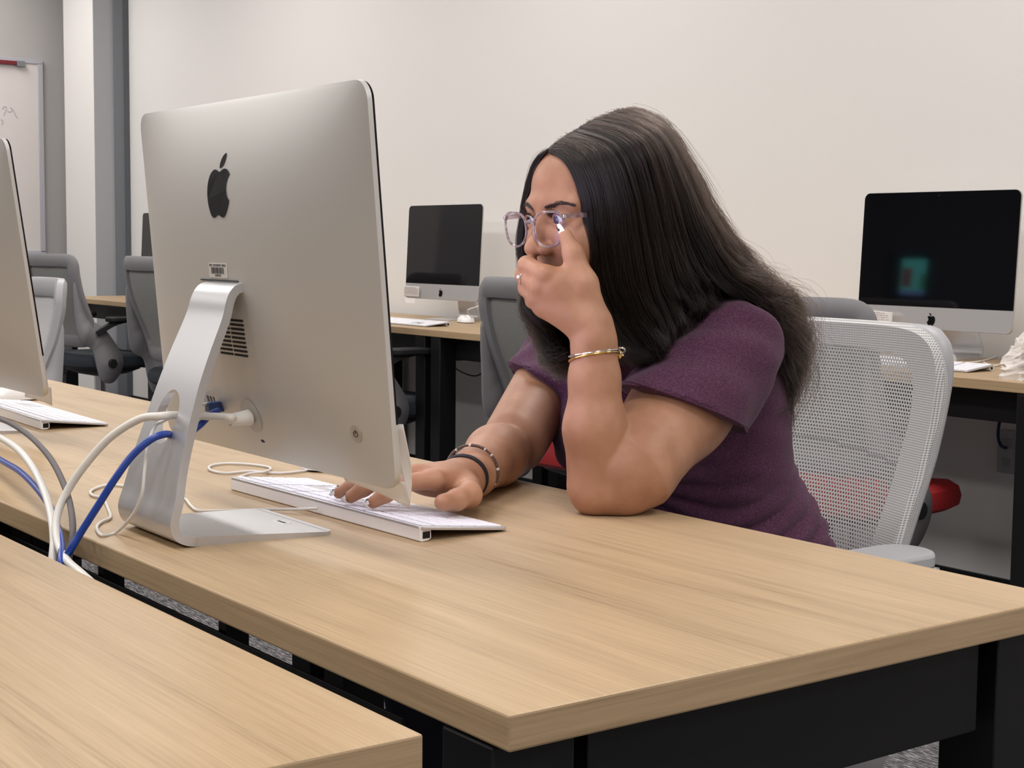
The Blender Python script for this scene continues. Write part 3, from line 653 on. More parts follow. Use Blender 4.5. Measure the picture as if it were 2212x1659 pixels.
# display on the wall behind the camera, mirrored in the dark screen
wd = empty('wall_display', (-9.05, -4.05, 1.56), 'lit display behind the camera, mirrored in the large dark screen', 'display')
MB().box(-0.24, 0.0, -0.20, 0.24, 0.035, 0.20).obj('bezel', DBLK, wd, bevel=0.004)
dm = MB()
for x0, z0_, x1, z1_, mi in ((-0.05, -0.17, 0.22, 0.15, 0), (-0.03, -0.10, 0.07, 0.07, 1), (0.17, -0.12, 0.215, 0.02, 2), (-0.05, -0.17, 0.22, -0.13, 3)):
    y_ = 0.036 + 0.001 * (mi > 0); dm.add([(x0, y_, z0_), (x1, y_, z0_), (x1, y_, z1_), (x0, y_, z1_)], [(0, 1, 2, 3)], mi)
dm.obj('lit_panel', [emis('panel_teal', (0.15, 0.75, 0.70), 3.0), emis('panel_red', (0.55, 0.12, 0.14), 1.5), emis('panel_green', (0.08, 0.45, 0.12), 1.5), emis('panel_blue', (0.25, 0.35, 0.8), 2.5)], wd)
# crumpled bag
bg = MB(); rr = np.random.default_rng(4); c = at(2252, 765, 3.16); c.z = DZ
n, m = 40, 22; V = []; F = []
for j in range(m + 1):
    th = pi / 2 * j / m
    for k in range(n):
        ph = 2 * pi * k / n
        f = 1 + 0.16 * math.sin(5 * ph + 3 * th) + 0.09 * math.sin(11 * ph - 5 * th) + 0.05 * rr.normal()
        rad = 0.080 * (1 - (j / m) ** 1.5 * 0.85) * f; V.append((c.x + rad * math.cos(ph) * 1.1, c.y + rad * math.sin(ph), DZ + 0.140 * (j / m) ** 0.9 * (1 + 0.04 * rr.normal())))
for j in range(m):
    for k in range(n): F.append((j * n + k, j * n + (k + 1) % n, (j + 1) * n + (k + 1) % n, (j + 1) * n + k))
F.append(tuple(m * n + k for k in range(n)))
bg.add(V, F); o = bg.obj('plastic_bag', mat('thin_white_plastic', srgb(240, 232, 225), 0.3, Transmission_Weight=0.2)); props(o, 'crumpled white plastic bag at the right edge on the back desk', 'bag')

# ------------------------------------------------------------------ chairs
def backsurf(s, v, hw, z0=0.535, z1=0.922):
    """point on the curved back: s in -1..1 across, v 0..1 up"""
    z = z0 + (z1 - z0) * v; wdt = hw * (0.95 + 0.05 * min(v * 1.15, 1.0))
    y = -0.215 - 0.075 * v - 0.03 * math.sin(pi * min(v, 1)) * 0 + 0.045 * s * s + 0.022 * math.cos(v * 4.2)
    return Vector((s * wdt, y, z))
def base_parts(t, seatm, frm):
    mb = MB(); V = []; F = []
    # seat cushion, rounded slab with a dip and a turned-down front edge
    n = 60; prof = [(0.90, -0.035), (0.985, -0.022), (1.0, 0.0), (0.975, 0.022), (0.90, 0.034), (0.6, 0.036), (0.25, 0.032)]
    for s, z in prof:
        for k in range(n):
            a = 2 * pi * k / n; c, q = math.cos(a), math.sin(a); X = 0.245 * math.copysign(abs(c) ** 0.55, c) * s; Y = 0.235 * math.copysign(abs(q) ** 0.6, q) * s
            V.append((X, Y + 0.02, 0.435 + z - 0.012 * (1 if Y > 0.19 else 0)))
    V.append((0, 0.02, 0.466)); V.append((0, 0.02, 0.40)); N = len(prof)
    for j in range(N - 1):
        for k in range(n): F.append((j * n + k, j * n + (k + 1) % n, (j + 1) * n + (k + 1) % n, (j + 1) * n + k))
    F += [((N - 1) * n + k, (N - 1) * n + (k + 1) % n, N * n) for k in range(n)] + [(k, N * n + 1, (k + 1) % n) for k in range(n)]
    mb.add(V, F); mb.obj('seat', seatm, t, smooth=True)
    V = []; F = []
    for s, z in [(0.88, 0.402), (0.80, 0.385), (0.55, 0.365), (0.25, 0.352)]:
        for k in range(n):
            a = 2 * pi * k / n; V.append((0.235 * math.cos(a) * s, 0.225 * math.sin(a) * s + 0.02, z))
    for j in range(3):
        for k in range(n): F.append((j * n + k, j * n + (k + 1) % n, (j + 1) * n + (k + 1) % n, (j + 1) * n + k))
    F.append(tuple(3 * n + k for k in range(n)))
    MB().add(V, F).obj('seat_shell', DBLK, t, smooth=True)
    MB().cyl((0, 0, 0.36), (0, 0, 0.22), 0.028).obj('gas_lift', CHROME, t, smooth=True)
    MB().cyl((0, 0, 0.25), (0, 0, 0.10), 0.035, r2=0.045).obj('hub', frm, t, smooth=True)
    for k in range(5):
        a = 2 * pi * k / 5 + 0.3; d = Vector((math.cos(a), math.sin(a), 0)); 
        MB().tube([Vector((0, 0, 0.115)) + d * 0.03, Vector((0, 0, 0.10)) + d * 0.17, Vector((0, 0, 0.075)) + d * 0.30], [0.026, 0.022, 0.016], 10).obj('leg', frm, t, smooth=True)
        e = d * 0.30; s = Vector((-d.y, d.x, 0))
        cs = MB(); cs.cyl(Vector((0, 0, 0.028)) + e - s * 0.022, Vector((0, 0, 0.028)) + e - s * 0.006, 0.028); cs.cyl(Vector((0, 0, 0.028)) + e + s * 0.006, Vector((0, 0, 0.028)) + e + s * 0.022, 0.028)
        cs.obj('caster', RUB, t, smooth=True)
def chair(x, y, rz, label, frm, seatm, near=False, arms=True):
    t = empty('office_chair', (x, y, 0), label, 'chair', 'mesh-backed office chairs', rz)
    hw = 0.229
    # frame loop round the back
    loop = []
    for (s, v) in [(-0.60, 1.0), (0.60, 1.0)]: pass
    key = [(0, 1.0), (0.35, 1.0), (0.8, 0.998), (0.94, 0.975), (0.99, 0.92), (1.0, 0.82), (1.0, 0.6), (1.0, 0.4), (1.0, 0.22), (0.97, 0.10), (0.86, 0.02), (0.6, 0.0), (0.3, 0.0)]
    full = key + [(-s, v) for s, v in reversed(key) if s > 0] + []
    full = [(0, 1.0)] + [k for k in key[1:]] + [(0, 0.0)] + [(-s, v) for s, v in reversed(key[1:])]
    pts = catmull([backsurf(s, v, hw) + Vector((0, -0.014 if near else 0, 0)) for s, v in full], 4, closed=True)
    sec = [(0.55, 1), (1, 0.6), (1, -0.6), (0.55, -1), (-0.55, -1), (-1, -0.6), (-1, 0.6), (-0.55, 1)]
    MB().tube(pts, 0.0165 if not near else 0.0155, closed=True, sec=[(a, c * 1.85) for a, c in sec] if not near else sec, upv=(0, 1, 0)).obj('back_frame', frm, t, smooth=True, angle=50)
    # net
    if near:
        # border cloth
        hw2 = hw + 0.018; out = [(math.copysign(abs(math.cos(a)) ** 0.32, math.cos(a)), 0.5 + 0.53 * math.copysign(abs(math.sin(a)) ** 0.32, math.sin(a))) for a in np.linspace(0, 2 * pi, 181)[:-1]]
        rings = [0.985, 1.03, 1.0, 0.93, 0.86, 0.80]
        V = []; F = []; UV = []
        for ri, s_ in enumerate(rings):
            for (a, v) in out:
                sx = a * s_; vv = 0.5 + (v - 0.5) * (1 - (1 - s_) * 0.85); p_ = backsurf(sx, vv, hw2); p_.y += 0.014 - (0.034 if ri == 0 else 0.010 if ri == 1 else 0)
                V.append(p_); UV.append((p_.x, p_.z))
        n = len(out)
        for j in range(len(rings) - 1):
            for k in range(n): F.append((j * n + k, j * n + (k + 1) % n, (j + 1) * n + (k + 1) % n, (j + 1) * n + k))
        mb = MB().add(V, F); o = mb.obj('border_weave', WEAVE, t, smooth=True)
        uvl = o.data.uv_layers.new(name='UVMap')
        for lp in o.data.loops: q = o.data.vertices[lp.vertex_index].co; uvl.data[lp.index].uv = (q.x, q.z)
        # open net: every hole is cut
        V = []; F = []; pit = 0.0058; sa = 0.80; va = 1 - 0.2 * 0.85
        nx = int(2 * hw2 / pit) + 2; nz = int(0.46 / (pit * 0.87)) + 2
        def inside(x_, z_):
            v = (z_ - 0.535) / 0.387; wdt = hw2 * (0.95 + 0.05 * min(max(v, 0) * 1.15, 1.0)); a = x_ / wdt
            return (abs(a) / sa) ** 6.25 + (abs(v - 0.5) / (0.53 * va)) ** 6.25 <= 1.06
        def pt(x_, z_):
            v = (z_ - 0.535) / 0.387; wdt = hw2 * (0.95 + 0.05 * min(max(v, 0) * 1.15, 1.0)); p_ = backsurf(x_ / wdt, v, hw2); p_.x = x_; p_.z = z_; p_.y += 0.013; return p_
        for j in range(nz):
            z_ = 0.50 + j * pit * 0.87
            for i in range(nx):
                x_ = -hw2 + (i + 0.5 * (j % 2)) * pit
                if not inside(x_, z_): continue
                b0 = len(V)
                for k in range(6):
                    a = pi / 6 + k * pi / 3; V.append(pt(x_ + pit * 0.577 * math.cos(a), z_ + pit * 0.577 * math.sin(a)))
                for k in range(6):
                    a = pi / 6 + k * pi / 3; V.append(pt(x_ + pit * 0.36 * math.cos(a), z_ + pit * 0.31 * math.sin(a)))
                for k in range(6): F.append((b0 + k, b0 + (k + 1) % 6, b0 + 6 + (k + 1) % 6, b0 + 6 + k))
        o = MB().add(V, F).obj('open_net', NET, t); o['kind'] = 'stuff'; sd = o.modifiers.new('thick', 'SOLIDIFY'); sd.thickness = 0.0009
    else:
        V = []; F = []; n = 14
        for j in range(n + 1):
            for i in range(n + 1):
                p_ = backsurf((i / n * 2 - 1) * 0.97, 0.02 + 0.96 * j / n, hw); p_.y += 0.004; V.append(p_)
        for j in range(n):
            for i in range(n): F.append((j * (n + 1) + i, j * (n + 1) + i + 1, (j + 1) * (n + 1) + i + 1, (j + 1) * (n + 1) + i))
        o = MB().add(V, F).obj('back_net', GWEAVE if frm is CHG else WEAVE, t, smooth=True)
        uvl = o.data.uv_layers.new(name='UVMap')
        for lp in o.data.loops: q = o.data.vertices[lp.vertex_index].co; uvl.data[lp.index].uv = (q.x, q.z)
    # side plates down to the seat pivot, with knob and arms
    for sx in (-1, 1):
        P2 = [(-0.262, 0.80), (-0.235, 0.82), (-0.190, 0.66)] if not near else [(-0.252, 0.60), (-0.225, 0.61), (-0.185, 0.60)]
        P2 += [ (-0.110, 0.60), (-0.055, 0.53), (-0.015, 0.46), (-0.02, 0.40), (-0.06, 0.345), (-0.10, 0.335), (-0.135, 0.36), (-0.155, 0.42), (-0.175, 0.50), (-0.225, 0.53), (-0.25, 0.60)]
        P2 = [(p_.x, p_.y) for p_ in catmull([Vector((a, b_, 0)) for a, b_ in P2], 3, closed=True)]
        xo = lambda z: (0.238 if z > 0.66 else 0.238 + (0.66 - z) * 0.10) if z > 0.44 else 0.260
        mb = MB(); V, F = filled(P2, lambda y_, z_: Vector((sx * xo(z_), y_, z_)))
        o = mb.add(V, F).obj('side_plate', frm, t, smooth=True, angle=50); sd = o.modifiers.new('t', 'SOLIDIFY'); sd.thickness = 0.014; sd.offset = 0
        MB().cyl((sx * 0.262, -0.075, 0.43), (sx * 0.282, -0.075, 0.43), 0.022).obj('knob', DBLK, t, bevel=0.003)
        if arms:
            V = [(sx * 0.255, -0.15, 0.575), (sx * 0.275, -0.06, 0.625), (sx * 0.28, 0.06, 0.642), (sx * 0.28, 0.12, 0.645)]
            MB().tube(catmull(V, 5), 0.016, sec=[(0.7, 1.5), (-0.7, 1.5), (-0.7, -1.5), (0.7, -1.5)]).obj('arm_bracket', DBLK if frm is CHG else frm, t, smooth=True, angle=50)
            pd = MB(); prism(pd, rrect(0.085, 0.24, 0.04, 6, sx * (0.295 if near else 0.28), -0.04 if near else 0.01), lambda a, b_: Vector((a, b_, 0.630)), lambda a, b_: Vector((a, b_, 0.653))); pd.obj('arm_pad', DBLK if frm is CHG else frm, t, bevel=0.006)
    base_parts(t, seatm, frm)
    return t
chair(-1.600, 1.475, pi, 'light grey chair with white mesh back, the woman sits on it', CHL, SEATK, near=True)
wc = chair(-4.77, 1.42, pi - 0.1, 'white mesh chair behind the half-cut left computer', CHL, SEATK)
gr = chair(-3.54, 2.93, 0.06, 'grey mesh chair with red seat left of the woman', CHG, SEATR)
g2 = chair(-2.66, 3.02, 0.09, 'grey mesh chair with red seat behind the white mesh chair', CHG, SEATR, arms=False)
gb = chair(-7.60, 2.98, 0.12, 'grey chair with dark seat at the far left, nearest the column', CHG, SEATK)
g3 = copy_tree(gb); g2.scale = (1, 1, 0.975); wc.scale = (1, 1, 0.975); g3.scale = (1, 1, 1.03); gb.scale = (1, 1, 1.03); g3.location = (-6.37, 2.98, 0); g3.rotation_euler[2] = 0.0; g3['label'] = 'grey chair with dark seat just left of the near computer edge'
g4 = copy_tree(gb); g4.location = (-4.98, 3.02, 0); g4.rotation_euler[2] = 0.0; g4['label'] = 'grey chair with dark seat pushed under the desk of the small dark computer'

# ------------------------------------------------------------------ the woman: distance fields turned into one skin
class Field:
    def __init__(s, lo, hi, h):
        s.lo = np.array(lo, float); s.h = h; s.n = np.ceil((np.array(hi) - s.lo) / h).astype(int) + 1
        s.d = np.full(s.n, 0.08, np.float32)
    def _box(s, lo, hi):
        a = np.maximum(np.floor((np.array(lo) - s.lo) / s.h).astype(int), 0); b = np.minimum(np.ceil((np.array(hi) - s.lo) / s.h).astype(int) + 1, s.n)
        if (b <= a).any(): return None, None
        g = [(s.lo[i] + s.h * np.arange(a[i], b[i])).astype(np.float32) for i in range(3)]
        return tuple(slice(a[i], b[i]) for i in range(3)), np.stack(np.meshgrid(*g, indexing='ij'), -1)
    def apply(s, fn, lo, hi, k=0.01, op='u'):
        sl, P = s._box(np.array(lo) - 0.03 - k, np.array(hi) + 0.03 + k)
        if sl is None: return
        d = fn(P).astype(np.float32); e = s.d[sl]
        if op == 'u':
            h_ = np.clip(0.5 + 0.5 * (e - d) / k, 0, 1); s.d[sl] = e * (1 - h_) + d * h_ - k * h_ * (1 - h_)
        else:
            h_ = np.clip(0.5 - 0.5 * (e + d) / k, 0, 1); s.d[sl] = e * (1 - h_) - d * h_ + k * h_ * (1 - h_)
    def cone(s, a, b, ra, rb, k=0.01, op='u', flat=None):
        a = np.array(a, np.float32); b = np.array(b, np.float32); ba = b - a; L2 = float(ba @ ba)
        def fn(P):
            pa = P - a; t = np.clip((pa @ ba) / L2, 0, 1); q = pa - t[..., None] * ba; r_ = ra + (rb - ra) * t
            if flat is not None:
                ax, f = flat; ax = np.array(ax, np.float32); c = q @ ax; q = q + (c * (1 / f - 1))[..., None] * ax
                return (np.sqrt((q * q).sum(-1)) - r_) * min(1.0, (1 + f) / 2)
            return np.sqrt((q * q).sum(-1)) - r_
        m = max(ra, rb); s.apply(fn, np.minimum(a, b) - m, np.maximum(a, b) + m, k, op)
    def ell(s, c, r, M=None, k=0.01, op='u'):
        c = np.array(c, np.float32); r = np.array(r, np.float32); m = float(r.max())
        def fn(P):
            q = P - c
            if M is not None: q = q @ np.array(M, np.float32)
            k0 = np.sqrt(((q / r) ** 2).sum(-1)); k1 = np.sqrt(((q / (r * r)) ** 2).sum(-1)) + 1e-6
            return k0 * (k0 - 1) / k1
        s.apply(fn, c - m, c + m, k, op)
    def mesh(s):
        d = s.d; sg = d < 0
        c = np.zeros([n_ - 1 for n_ in d.shape], np.int8)
        for i in (0, 1):
            for j in (0, 1):
                for k in (0, 1): c += sg[i:d.shape[0] - 1 + i, j:d.shape[1] - 1 + j, k:d.shape[2] - 1 + k]
        act = (c > 0) & (c < 8); ii = np.argwhere(act); idx = np.full(c.shape, -1, np.int32); idx[act] = np.arange(len(ii))
        acc = np.zeros((len(ii), 3)); cnt = np.zeros(len(ii))
        cor = [(i, j, k) for i in (0, 1) for j in (0, 1) for k in (0, 1)]
        val = {q: d[ii[:, 0] + q[0], ii[:, 1] + q[1], ii[:, 2] + q[2]] for q in cor}
        for ax in range(3):
            for q in cor:
                if q[ax] == 0:
                    r_ = list(q); r_[ax] = 1; a, b = val[q], val[tuple(r_)]; m = (a < 0) != (b < 0)
                    t = np.where(m, a / np.where(m, a - b, 1), 0); pos = np.tile(np.array(q, float), (len(ii), 1)); pos[:, ax] = t
                    acc += pos * m[:, None]; cnt += m
        V = s.lo + s.h * (ii + acc / cnt[:, None]); F = []
        for ax in range(3):
            o1, o2 = [(1, 2), (2, 0), (0, 1)][ax]
            sl0 = [slice(None)] * 3; sl1 = [slice(None)] * 3; sl0[ax] = slice(0, -1); sl1[ax] = slice(1, None)
            a, b = sg[tuple(sl0)], sg[tuple(sl1)]; e = np.argwhere(a != b)
            e = e[(e[:, o1] > 0) & (e[:, o2] > 0) & (e[:, o1] < c.shape[o1]) & (e[:, o2] < c.shape[o2])]
            s_ = a[e[:, 0], e[:, 1], e[:, 2]]
            def cell(d1, d2):
                q = e.copy(); q[:, o1] -= d1; q[:, o2] -= d2; return idx[q[:, 0], q[:, 1], q[:, 2]]
            Q = np.stack([cell(1, 1), cell(0, 1), cell(0, 0), cell(1, 0)], 1); Q[~s_] = Q[~s_][:, ::-1]; F.append(Q)
        F = np.concatenate(F); F = F[(F >= 0).all(1)]
        return V, F
    def sample(s, P):
        q = (np.asarray(P) - s.lo) / s.h; i = np.clip(np.floor(q).astype(int), 0, s.n - 2); f = q - i; o = 0
        for a in (0, 1):
            for b in (0, 1):
                for c in (0, 1): o = o + s.d[i[..., 0] + a, i[..., 1] + b, i[..., 2] + c] * np.abs(1 - a - f[..., 0]) * np.abs(1 - b - f[..., 1]) * np.abs(1 - c - f[..., 2])
        return o
    def grad(s, P):
        e = s.h; P = np.asarray(P, float); g = np.stack([s.sample(P + np.eye(3)[i] * e) - s.sample(P - np.eye(3)[i] * e) for i in range(3)], -1)
        return g / (np.linalg.norm(g, axis=-1, keepdims=True) + 1e-9)
    def snap(s, P, off=0.0, it=8):
        P = np.array(P, float)
        for _ in range(it): P = P - s.grad(P) * (s.sample(P) - off)[..., None]
        return P
def np_mesh(name, V, F, m, parent=None, smooth=True):
    me = bpy.data.meshes.new(name); me.vertices.add(len(V)); me.vertices.foreach_set('co', np.asarray(V, np.float32).ravel())
    k = F.shape[1]; me.loops.add(F.size); me.loops.foreach_set('vertex_index', F.astype(np.int32).ravel()); me.polygons.add(len(F))
    me.polygons.foreach_set('loop_start', np.arange(0, F.size, k, dtype=np.int32)); me.polygons.foreach_set('loop_total', np.full(len(F), k, np.int32))
    me.update(calc_edges=True); me.materials.append(m)
    if smooth: me.shade_smooth()
    o = bpy.data.objects.new(name, me); return link(o, parent)
def A(px, py, Y): return np.array(at(px, py, Y))
def AZ(px, py, z): return np.array(atz(px, py, z))

SKIN = mat('skin', srgb(186, 138, 110), 0.48, spec=0.35, Subsurface_Weight=0.12, Subsurface_Scale=0.006)
SKIN.node_tree.nodes['Principled BSDF'].inputs['Subsurface Radius'].default_value = (1.0, 0.35, 0.2)
n, l, b = nodes(SKIN)
tc = n.new('ShaderNodeTexCoord'); t1 = n.new('ShaderNodeTexNoise'); t1.inputs['Scale'].default_value = 22; t1.inputs['Detail'].default_value = 3; l.new(tc.outputs['Object'], t1.inputs['Vector'])
ramp(SKIN, t1.outputs[0], [(0.35, srgb(160, 115, 88)), (0.65, srgb(179, 134, 107))], b.inputs['Base Color'])
t2 = n.new('ShaderNodeTexVoronoi'); t2.inputs['Scale'].default_value = 900; l.new(tc.outputs['Object'], t2.inputs['Vector'])
bp = n.new('ShaderNodeBump'); bp.inputs['Strength'].default_value = 0.12; bp.inputs['Distance'].default_value = 0.0004; l.new(t2.outputs['Distance'], bp.inputs['Height']); l.new(bp.outputs[0], b.inputs['Normal'])

woman = empty('person', (-1.555, 1.47, 0), 'woman in plum t-shirt and clear glasses, hand over her mouth, typing', 'person')
def own(o):
    o.parent = woman; o.matrix_parent_inverse = Matrix.Translation(-Vector(woman.location)); return o

# head frame: x to her left, y backwards, z up, origin between the eyes
yaw = math.radians(-4); pit = math.radians(5)
Fd = np.array([math.sin(yaw) * math.cos(pit), -math.cos(yaw) * math.cos(pit), -math.sin(pit)])
ex = np.array([math.cos(yaw), math.sin(yaw), 0.0]); ey = -Fd; ez = np.cross(ex, ey)
HM = np.stack([ex, ey, ez], 1)              # local -> world columns
EYE0 = A(1172, 474, 1.105)
HS = 1.0
def Hd(x, y, z): return EYE0 + HM @ (np.array([x, y, z]) * HS)
SK = Field((-1.87, 0.83, DZ - 0.10), (-1.22, 1.47, DZ + 0.50), 0.00185)
def he(c, r, k=0.012, op='u', M=None): SK.ell(Hd(*c), np.array(r) * HS, HM if M is None else HM @ M, k, op)
def hc_(a, b_, ra, rb, k=0.01, op='u'): SK.cone(Hd(*a), Hd(*b_), ra, rb, k, op)
he((0, 0.096, 0.034), (0.072, 0.088, 0.072), 0.01)
he((0, 0.064, 0.030), (0.064, 0.062, 0.056), 0.02)
he((0, 0.066, -0.025), (0.060, 0.058, 0.070), 0.02)
he((0, 0.052, -0.060), (0.048, 0.046, 0.052), 0.02)
for s in (-1, 1):
    hc_((s * 0.055, 0.085, -0.045), (s * 0.018, 0.030, -0.103), 0.020, 0.018, 0.02)
    he((s * 0.035, 0.025, -0.028), (0.024, 0.020, 0.023), 0.028); he((s * 0.017, 0.012, -0.016), (0.014, 0.012, 0.020), 0.014)
    he((s * 0.076, 0.100, -0.012), (0.008, 0.018, 0.030), 0.004)
hc_((-0.008, 0.026, -0.104), (0.008, 0.026, -0.104), 0.017, 0.017, 0.015)
for s in (-1, 1): hc_((s * 0.010, 0.004, 0.018), (s * 0.044, 0.016, 0.016), 0.0085, 0.009, 0.012)
# sockets and lids
EX = {1: 0.0275, -1: -0.0300}
for s in (-1, 1):
    he((EX[s], -0.005, 0.0), (0.015, 0.011, 0.009), 0.010, 'd')
    he((EX[s], 0.0118, 0.0), (0.0150, 0.0140, 0.0138), 0.004)
    he((EX[s] + s * 0.0005, -0.006, -0.0003), (0.0138, 0.0130, 0.0053), 0.0015, 'd')
# nose
hc_((0, 0.004, 0.008), (0, -0.0120, -0.027), 0.0075, 0.0092, 0.009)
he((0, -0.0148, -0.0325), (0.0116, 0.0112, 0.0100), 0.005)
for s in (-1, 1):
    he((s * 0.0135, -0.0065, -0.0345), (0.0078, 0.0100, 0.0082), 0.0045)
    hc_((s * 0.0078, -0.0125, -0.0455), (s * 0.0090, -0.0075, -0.0385), 0.0042, 0.0030, 0.002, 'd')
# lips (behind the hand)
for z_, r_ in ((-0.066, 0.0055), (-0.074, 0.0065)): hc_((-0.018, 0.010, z_), (0, 0.001, z_), 0.003, r_, 0.006); hc_((0.018, 0.010, z_), (0, 0.001, z_), 0.003, r_, 0.006)
# neck and hidden trunk under the shirt
NK0 = Hd(0, 0.105, -0.06); SHL = A(1582, 757, 1.35); SHR = A(1205, 790, 1.36)
CH = (SHL + SHR) / 2 + np.array([0, 0.02, 0.0])
SK.cone(NK0, CH + np.array([0.01, -0.02, 0.03]), 0.050, 0.062, 0.02)
SK.cone(CH + np.array([-0.10, 0, -0.01]), CH + np.array([0.10, 0, 0.0]), 0.055, 0.055, 0.03)
SK.ell(CH + np.array([0, 0.02, -0.11]), (0.15, 0.09, 0.14), None, 0.03)
# near (left) arm
EL = A(1316, 1046, 1.125); WR = A(1283, 742, 1.108); EL[2] = DZ + 0.0365
UA = (SHL * 0.45 + EL * 0.55)
E2 = A(1362, 1008, 1.152)
SK.cone(SHL, E2, 0.056, 0.0530, 0.008); SK.cone(E2, EL + np.array([0.004, 0.010, 0.004]), 0.0530, 0.0385, 0.012)
SK.ell(SHL * 0.55 + EL * 0.45 + np.array([0, 0, -0.006]), (0.055, 0.055, 0.052), None, 0.03)
EF = A(1287, 1040, 1.112); EF[2] = DZ + 0.036; FM = A(1286, 925, 1.108)
SK2 = None
# forearm: its own blend so that the crease at the elbow stays sharp
F3 = FM * 0.40 + WR * 0.60
SK.cone(EF, FM, 0.0325, 0.0350, 0.0022)
SK.cone(FM, F3, 0.0350, 0.0275, 0.012)
SK.cone(F3, WR, 0.0275, 0.0238, 0.012)
SK.cone(EF + np.array([0, 0, -0.013]), EL + np.array([0.008, 0.008, -0.012]), 0.0255, 0.0255, 0.016)
# near hand over the mouth
def P3(px, py, Y): return A(px, py, Y)
hw0 = P3(1281, 706, 1.108)
Ki, Km, Kr, Kp = P3(1180, 595, 1.066), P3(1166, 621, 1.063), P3(1162, 645, 1.065), P3(1174, 663, 1.071)
pa_n = np.array([-0.55, 0.80, 0.0]); pa_n /= np.linalg.norm(pa_n)
SK.cone(WR, hw0, 0.0240, 0.0235, 0.012)
for K, r0, r1 in ((Ki, .0150, .0112), (Km, .0150, .0112), (Kr, .0150, .0108), (Kp, .0145, .0102)):
    SK.cone(hw0 * 0.82 + K * 0.18, K, r0, r1, 0.011)
SK.cone(P3(1262, 690, 1.102), P3(1200, 625, 1.076), 0.019, 0.014, 0.015)
SK.cone(P3(1240, 684, 1.092), P3(1190, 660, 1.077), 0.0165, 0.013, 0.012)
def finger(J, R, k=0.0045):
    for i in range(len(J) - 1): SK.cone(J[i], J[i + 1], R[i], R[i + 1], k if i else 0.006)
Dx, Dy, Dzv = np.array([1, 0, 0]), np.array([0, 1, 0]), np.array([0, 0, 1])
def curl(K, pip, l2=0.023, l3=0.019, a2=(-0.80, 0.60, 0.02), a3=(-0.55, 0.83, 0.04)):
    a2 = np.array(a2) / np.linalg.norm(a2); a3 = np.array(a3) / np.linalg.norm(a3); q = pip + a2 * l2; return [K, pip, q, q + a3 * l3]
FI = curl(Ki, P3(1138, 572, 1.064)); finger(FI, [.0108, .0098, .0088, .0074])
FMi = curl(Km, P3(1132, 594, 1.067)); finger(FMi, [.0108, .0098, .0088, .0074])
FR = curl(Kr, P3(1138, 623, 1.071)); finger(FR, [.0104, .0094, .0084, .0070])
FP = curl(Kp, P3(1152, 650, 1.078), 0.018, 0.016); finger(FP, [.0098, .0086, .0076, .0064])
for K in (Ki, Km, Kr, Kp): SK.ell(K + np.array([0.002, -0.0040, 0.001]), (0.0085, 0.0078, 0.0078), None, 0.006)
TH = [P3(1280, 690, 1.108), P3(1262, 612, 1.100), P3(1239, 549, 1.094), P3(1221, 508, 1.089)]
finger(TH, [.0190, .0145, .0108, .0078], 0.008)
SK.cone(P3(1254, 622, 1.096), P3(1222, 598, 1.084), 0.0115, 0.0105, 0.014)
SK.ell(TH[2], (0.0108, 0.0105, 0.0112), None, 0.005)
# far (right) arm
ELR = A(1098, 1000, 1.185); ELR[2] = DZ + 0.037; WRR = np.array([-1.468, 1.012, DZ + 0.033])
SK.cone(SHR, ELR + np.array([0, 0.010, 0.012]), 0.048, 0.043, 0.006)
FMR = ELR * 0.68 + WRR * 0.32 + np.array([0, 0, 0.004])
SK.cone(ELR + np.array([0.004, -0.006, 0]), FMR, 0.037, 0.0375, 0.005)
SK.cone(FMR, WRR * 0.8 + ELR * 0.2, 0.0375, 0.0275, 0.012)
SK.cone(WRR * 0.8 + ELR * 0.2, WRR, 0.0275, 0.0235, 0.012)
z0_ = DZ
Rk = [np.array(p) for p in ((-1.410, 0.932, z0_ + .046), (-1.432, 0.926, z0_ + .049), (-1.455, 0.928, z0_ + .046), (-1.475, 0.937, z0_ + .041))]
rw = WRR + np.array([0.006, -0.010, 0.001])
for K in Rk: SK.cone(rw * 0.86 + K * 0.14, K, 0.0165, 0.0112, 0.011)
SK.cone(WRR, rw, 0.0235, 0.022, 0.01)
SK.ell((rw + Rk[1]) / 2 + np.array([0, 0, -0.006]), (0.030, 0.036, 0.016), None, 0.012)
RF = [[Rk[0], (-1.407, 0.893, z0_ + .046), (-1.415, 0.874, z0_ + .034), (-1.422, 0.862, z0_ + .0255)],
      [Rk[1], (-1.437, 0.885, z0_ + .051), (-1.452, 0.868, z0_ + .036), (-1.461, 0.857, z0_ + .0265)],
      [Rk[2], (-1.467, 0.890, z0_ + .048), (-1.486, 0.874, z0_ + .034), (-1.497, 0.863, z0_ + .0255)],
      [Rk[3], (-1.493, 0.907, z0_ + .041), (-1.511, 0.893, z0_ + .030), (-1.522, 0.883, z0_ + .024)]]
for J, sc_ in zip(RF, (1, 1.02, .97, .88)): finger([np.array(j) for j in J], [.0108 * sc_, .0096 * sc_, .0086 * sc_, .0070 * sc_])
RT_ = [np.array(p) for p in ((-1.435, 0.992, z0_ + .028), (-1.400, 0.972, z0_ + .027), (-1.384, 0.945, z0_ + .026), (-1.375, 0.921, z0_ + .0265))]
finger(RT_, [.0185, .0138, .0108, .0094], 0.008)
# flatten what rests on the desk
sl, Pp = SK._box((-1.87, 0.83, DZ - 0.1), (-1.22, 1.191, DZ + 0.01)); SK.d[sl] = np.maximum(SK.d[sl], (DZ + 0.0006 - Pp[..., 2])); del Pp
V, F = SK.mesh()
skin = own(np_mesh('body', V, F, SKIN))

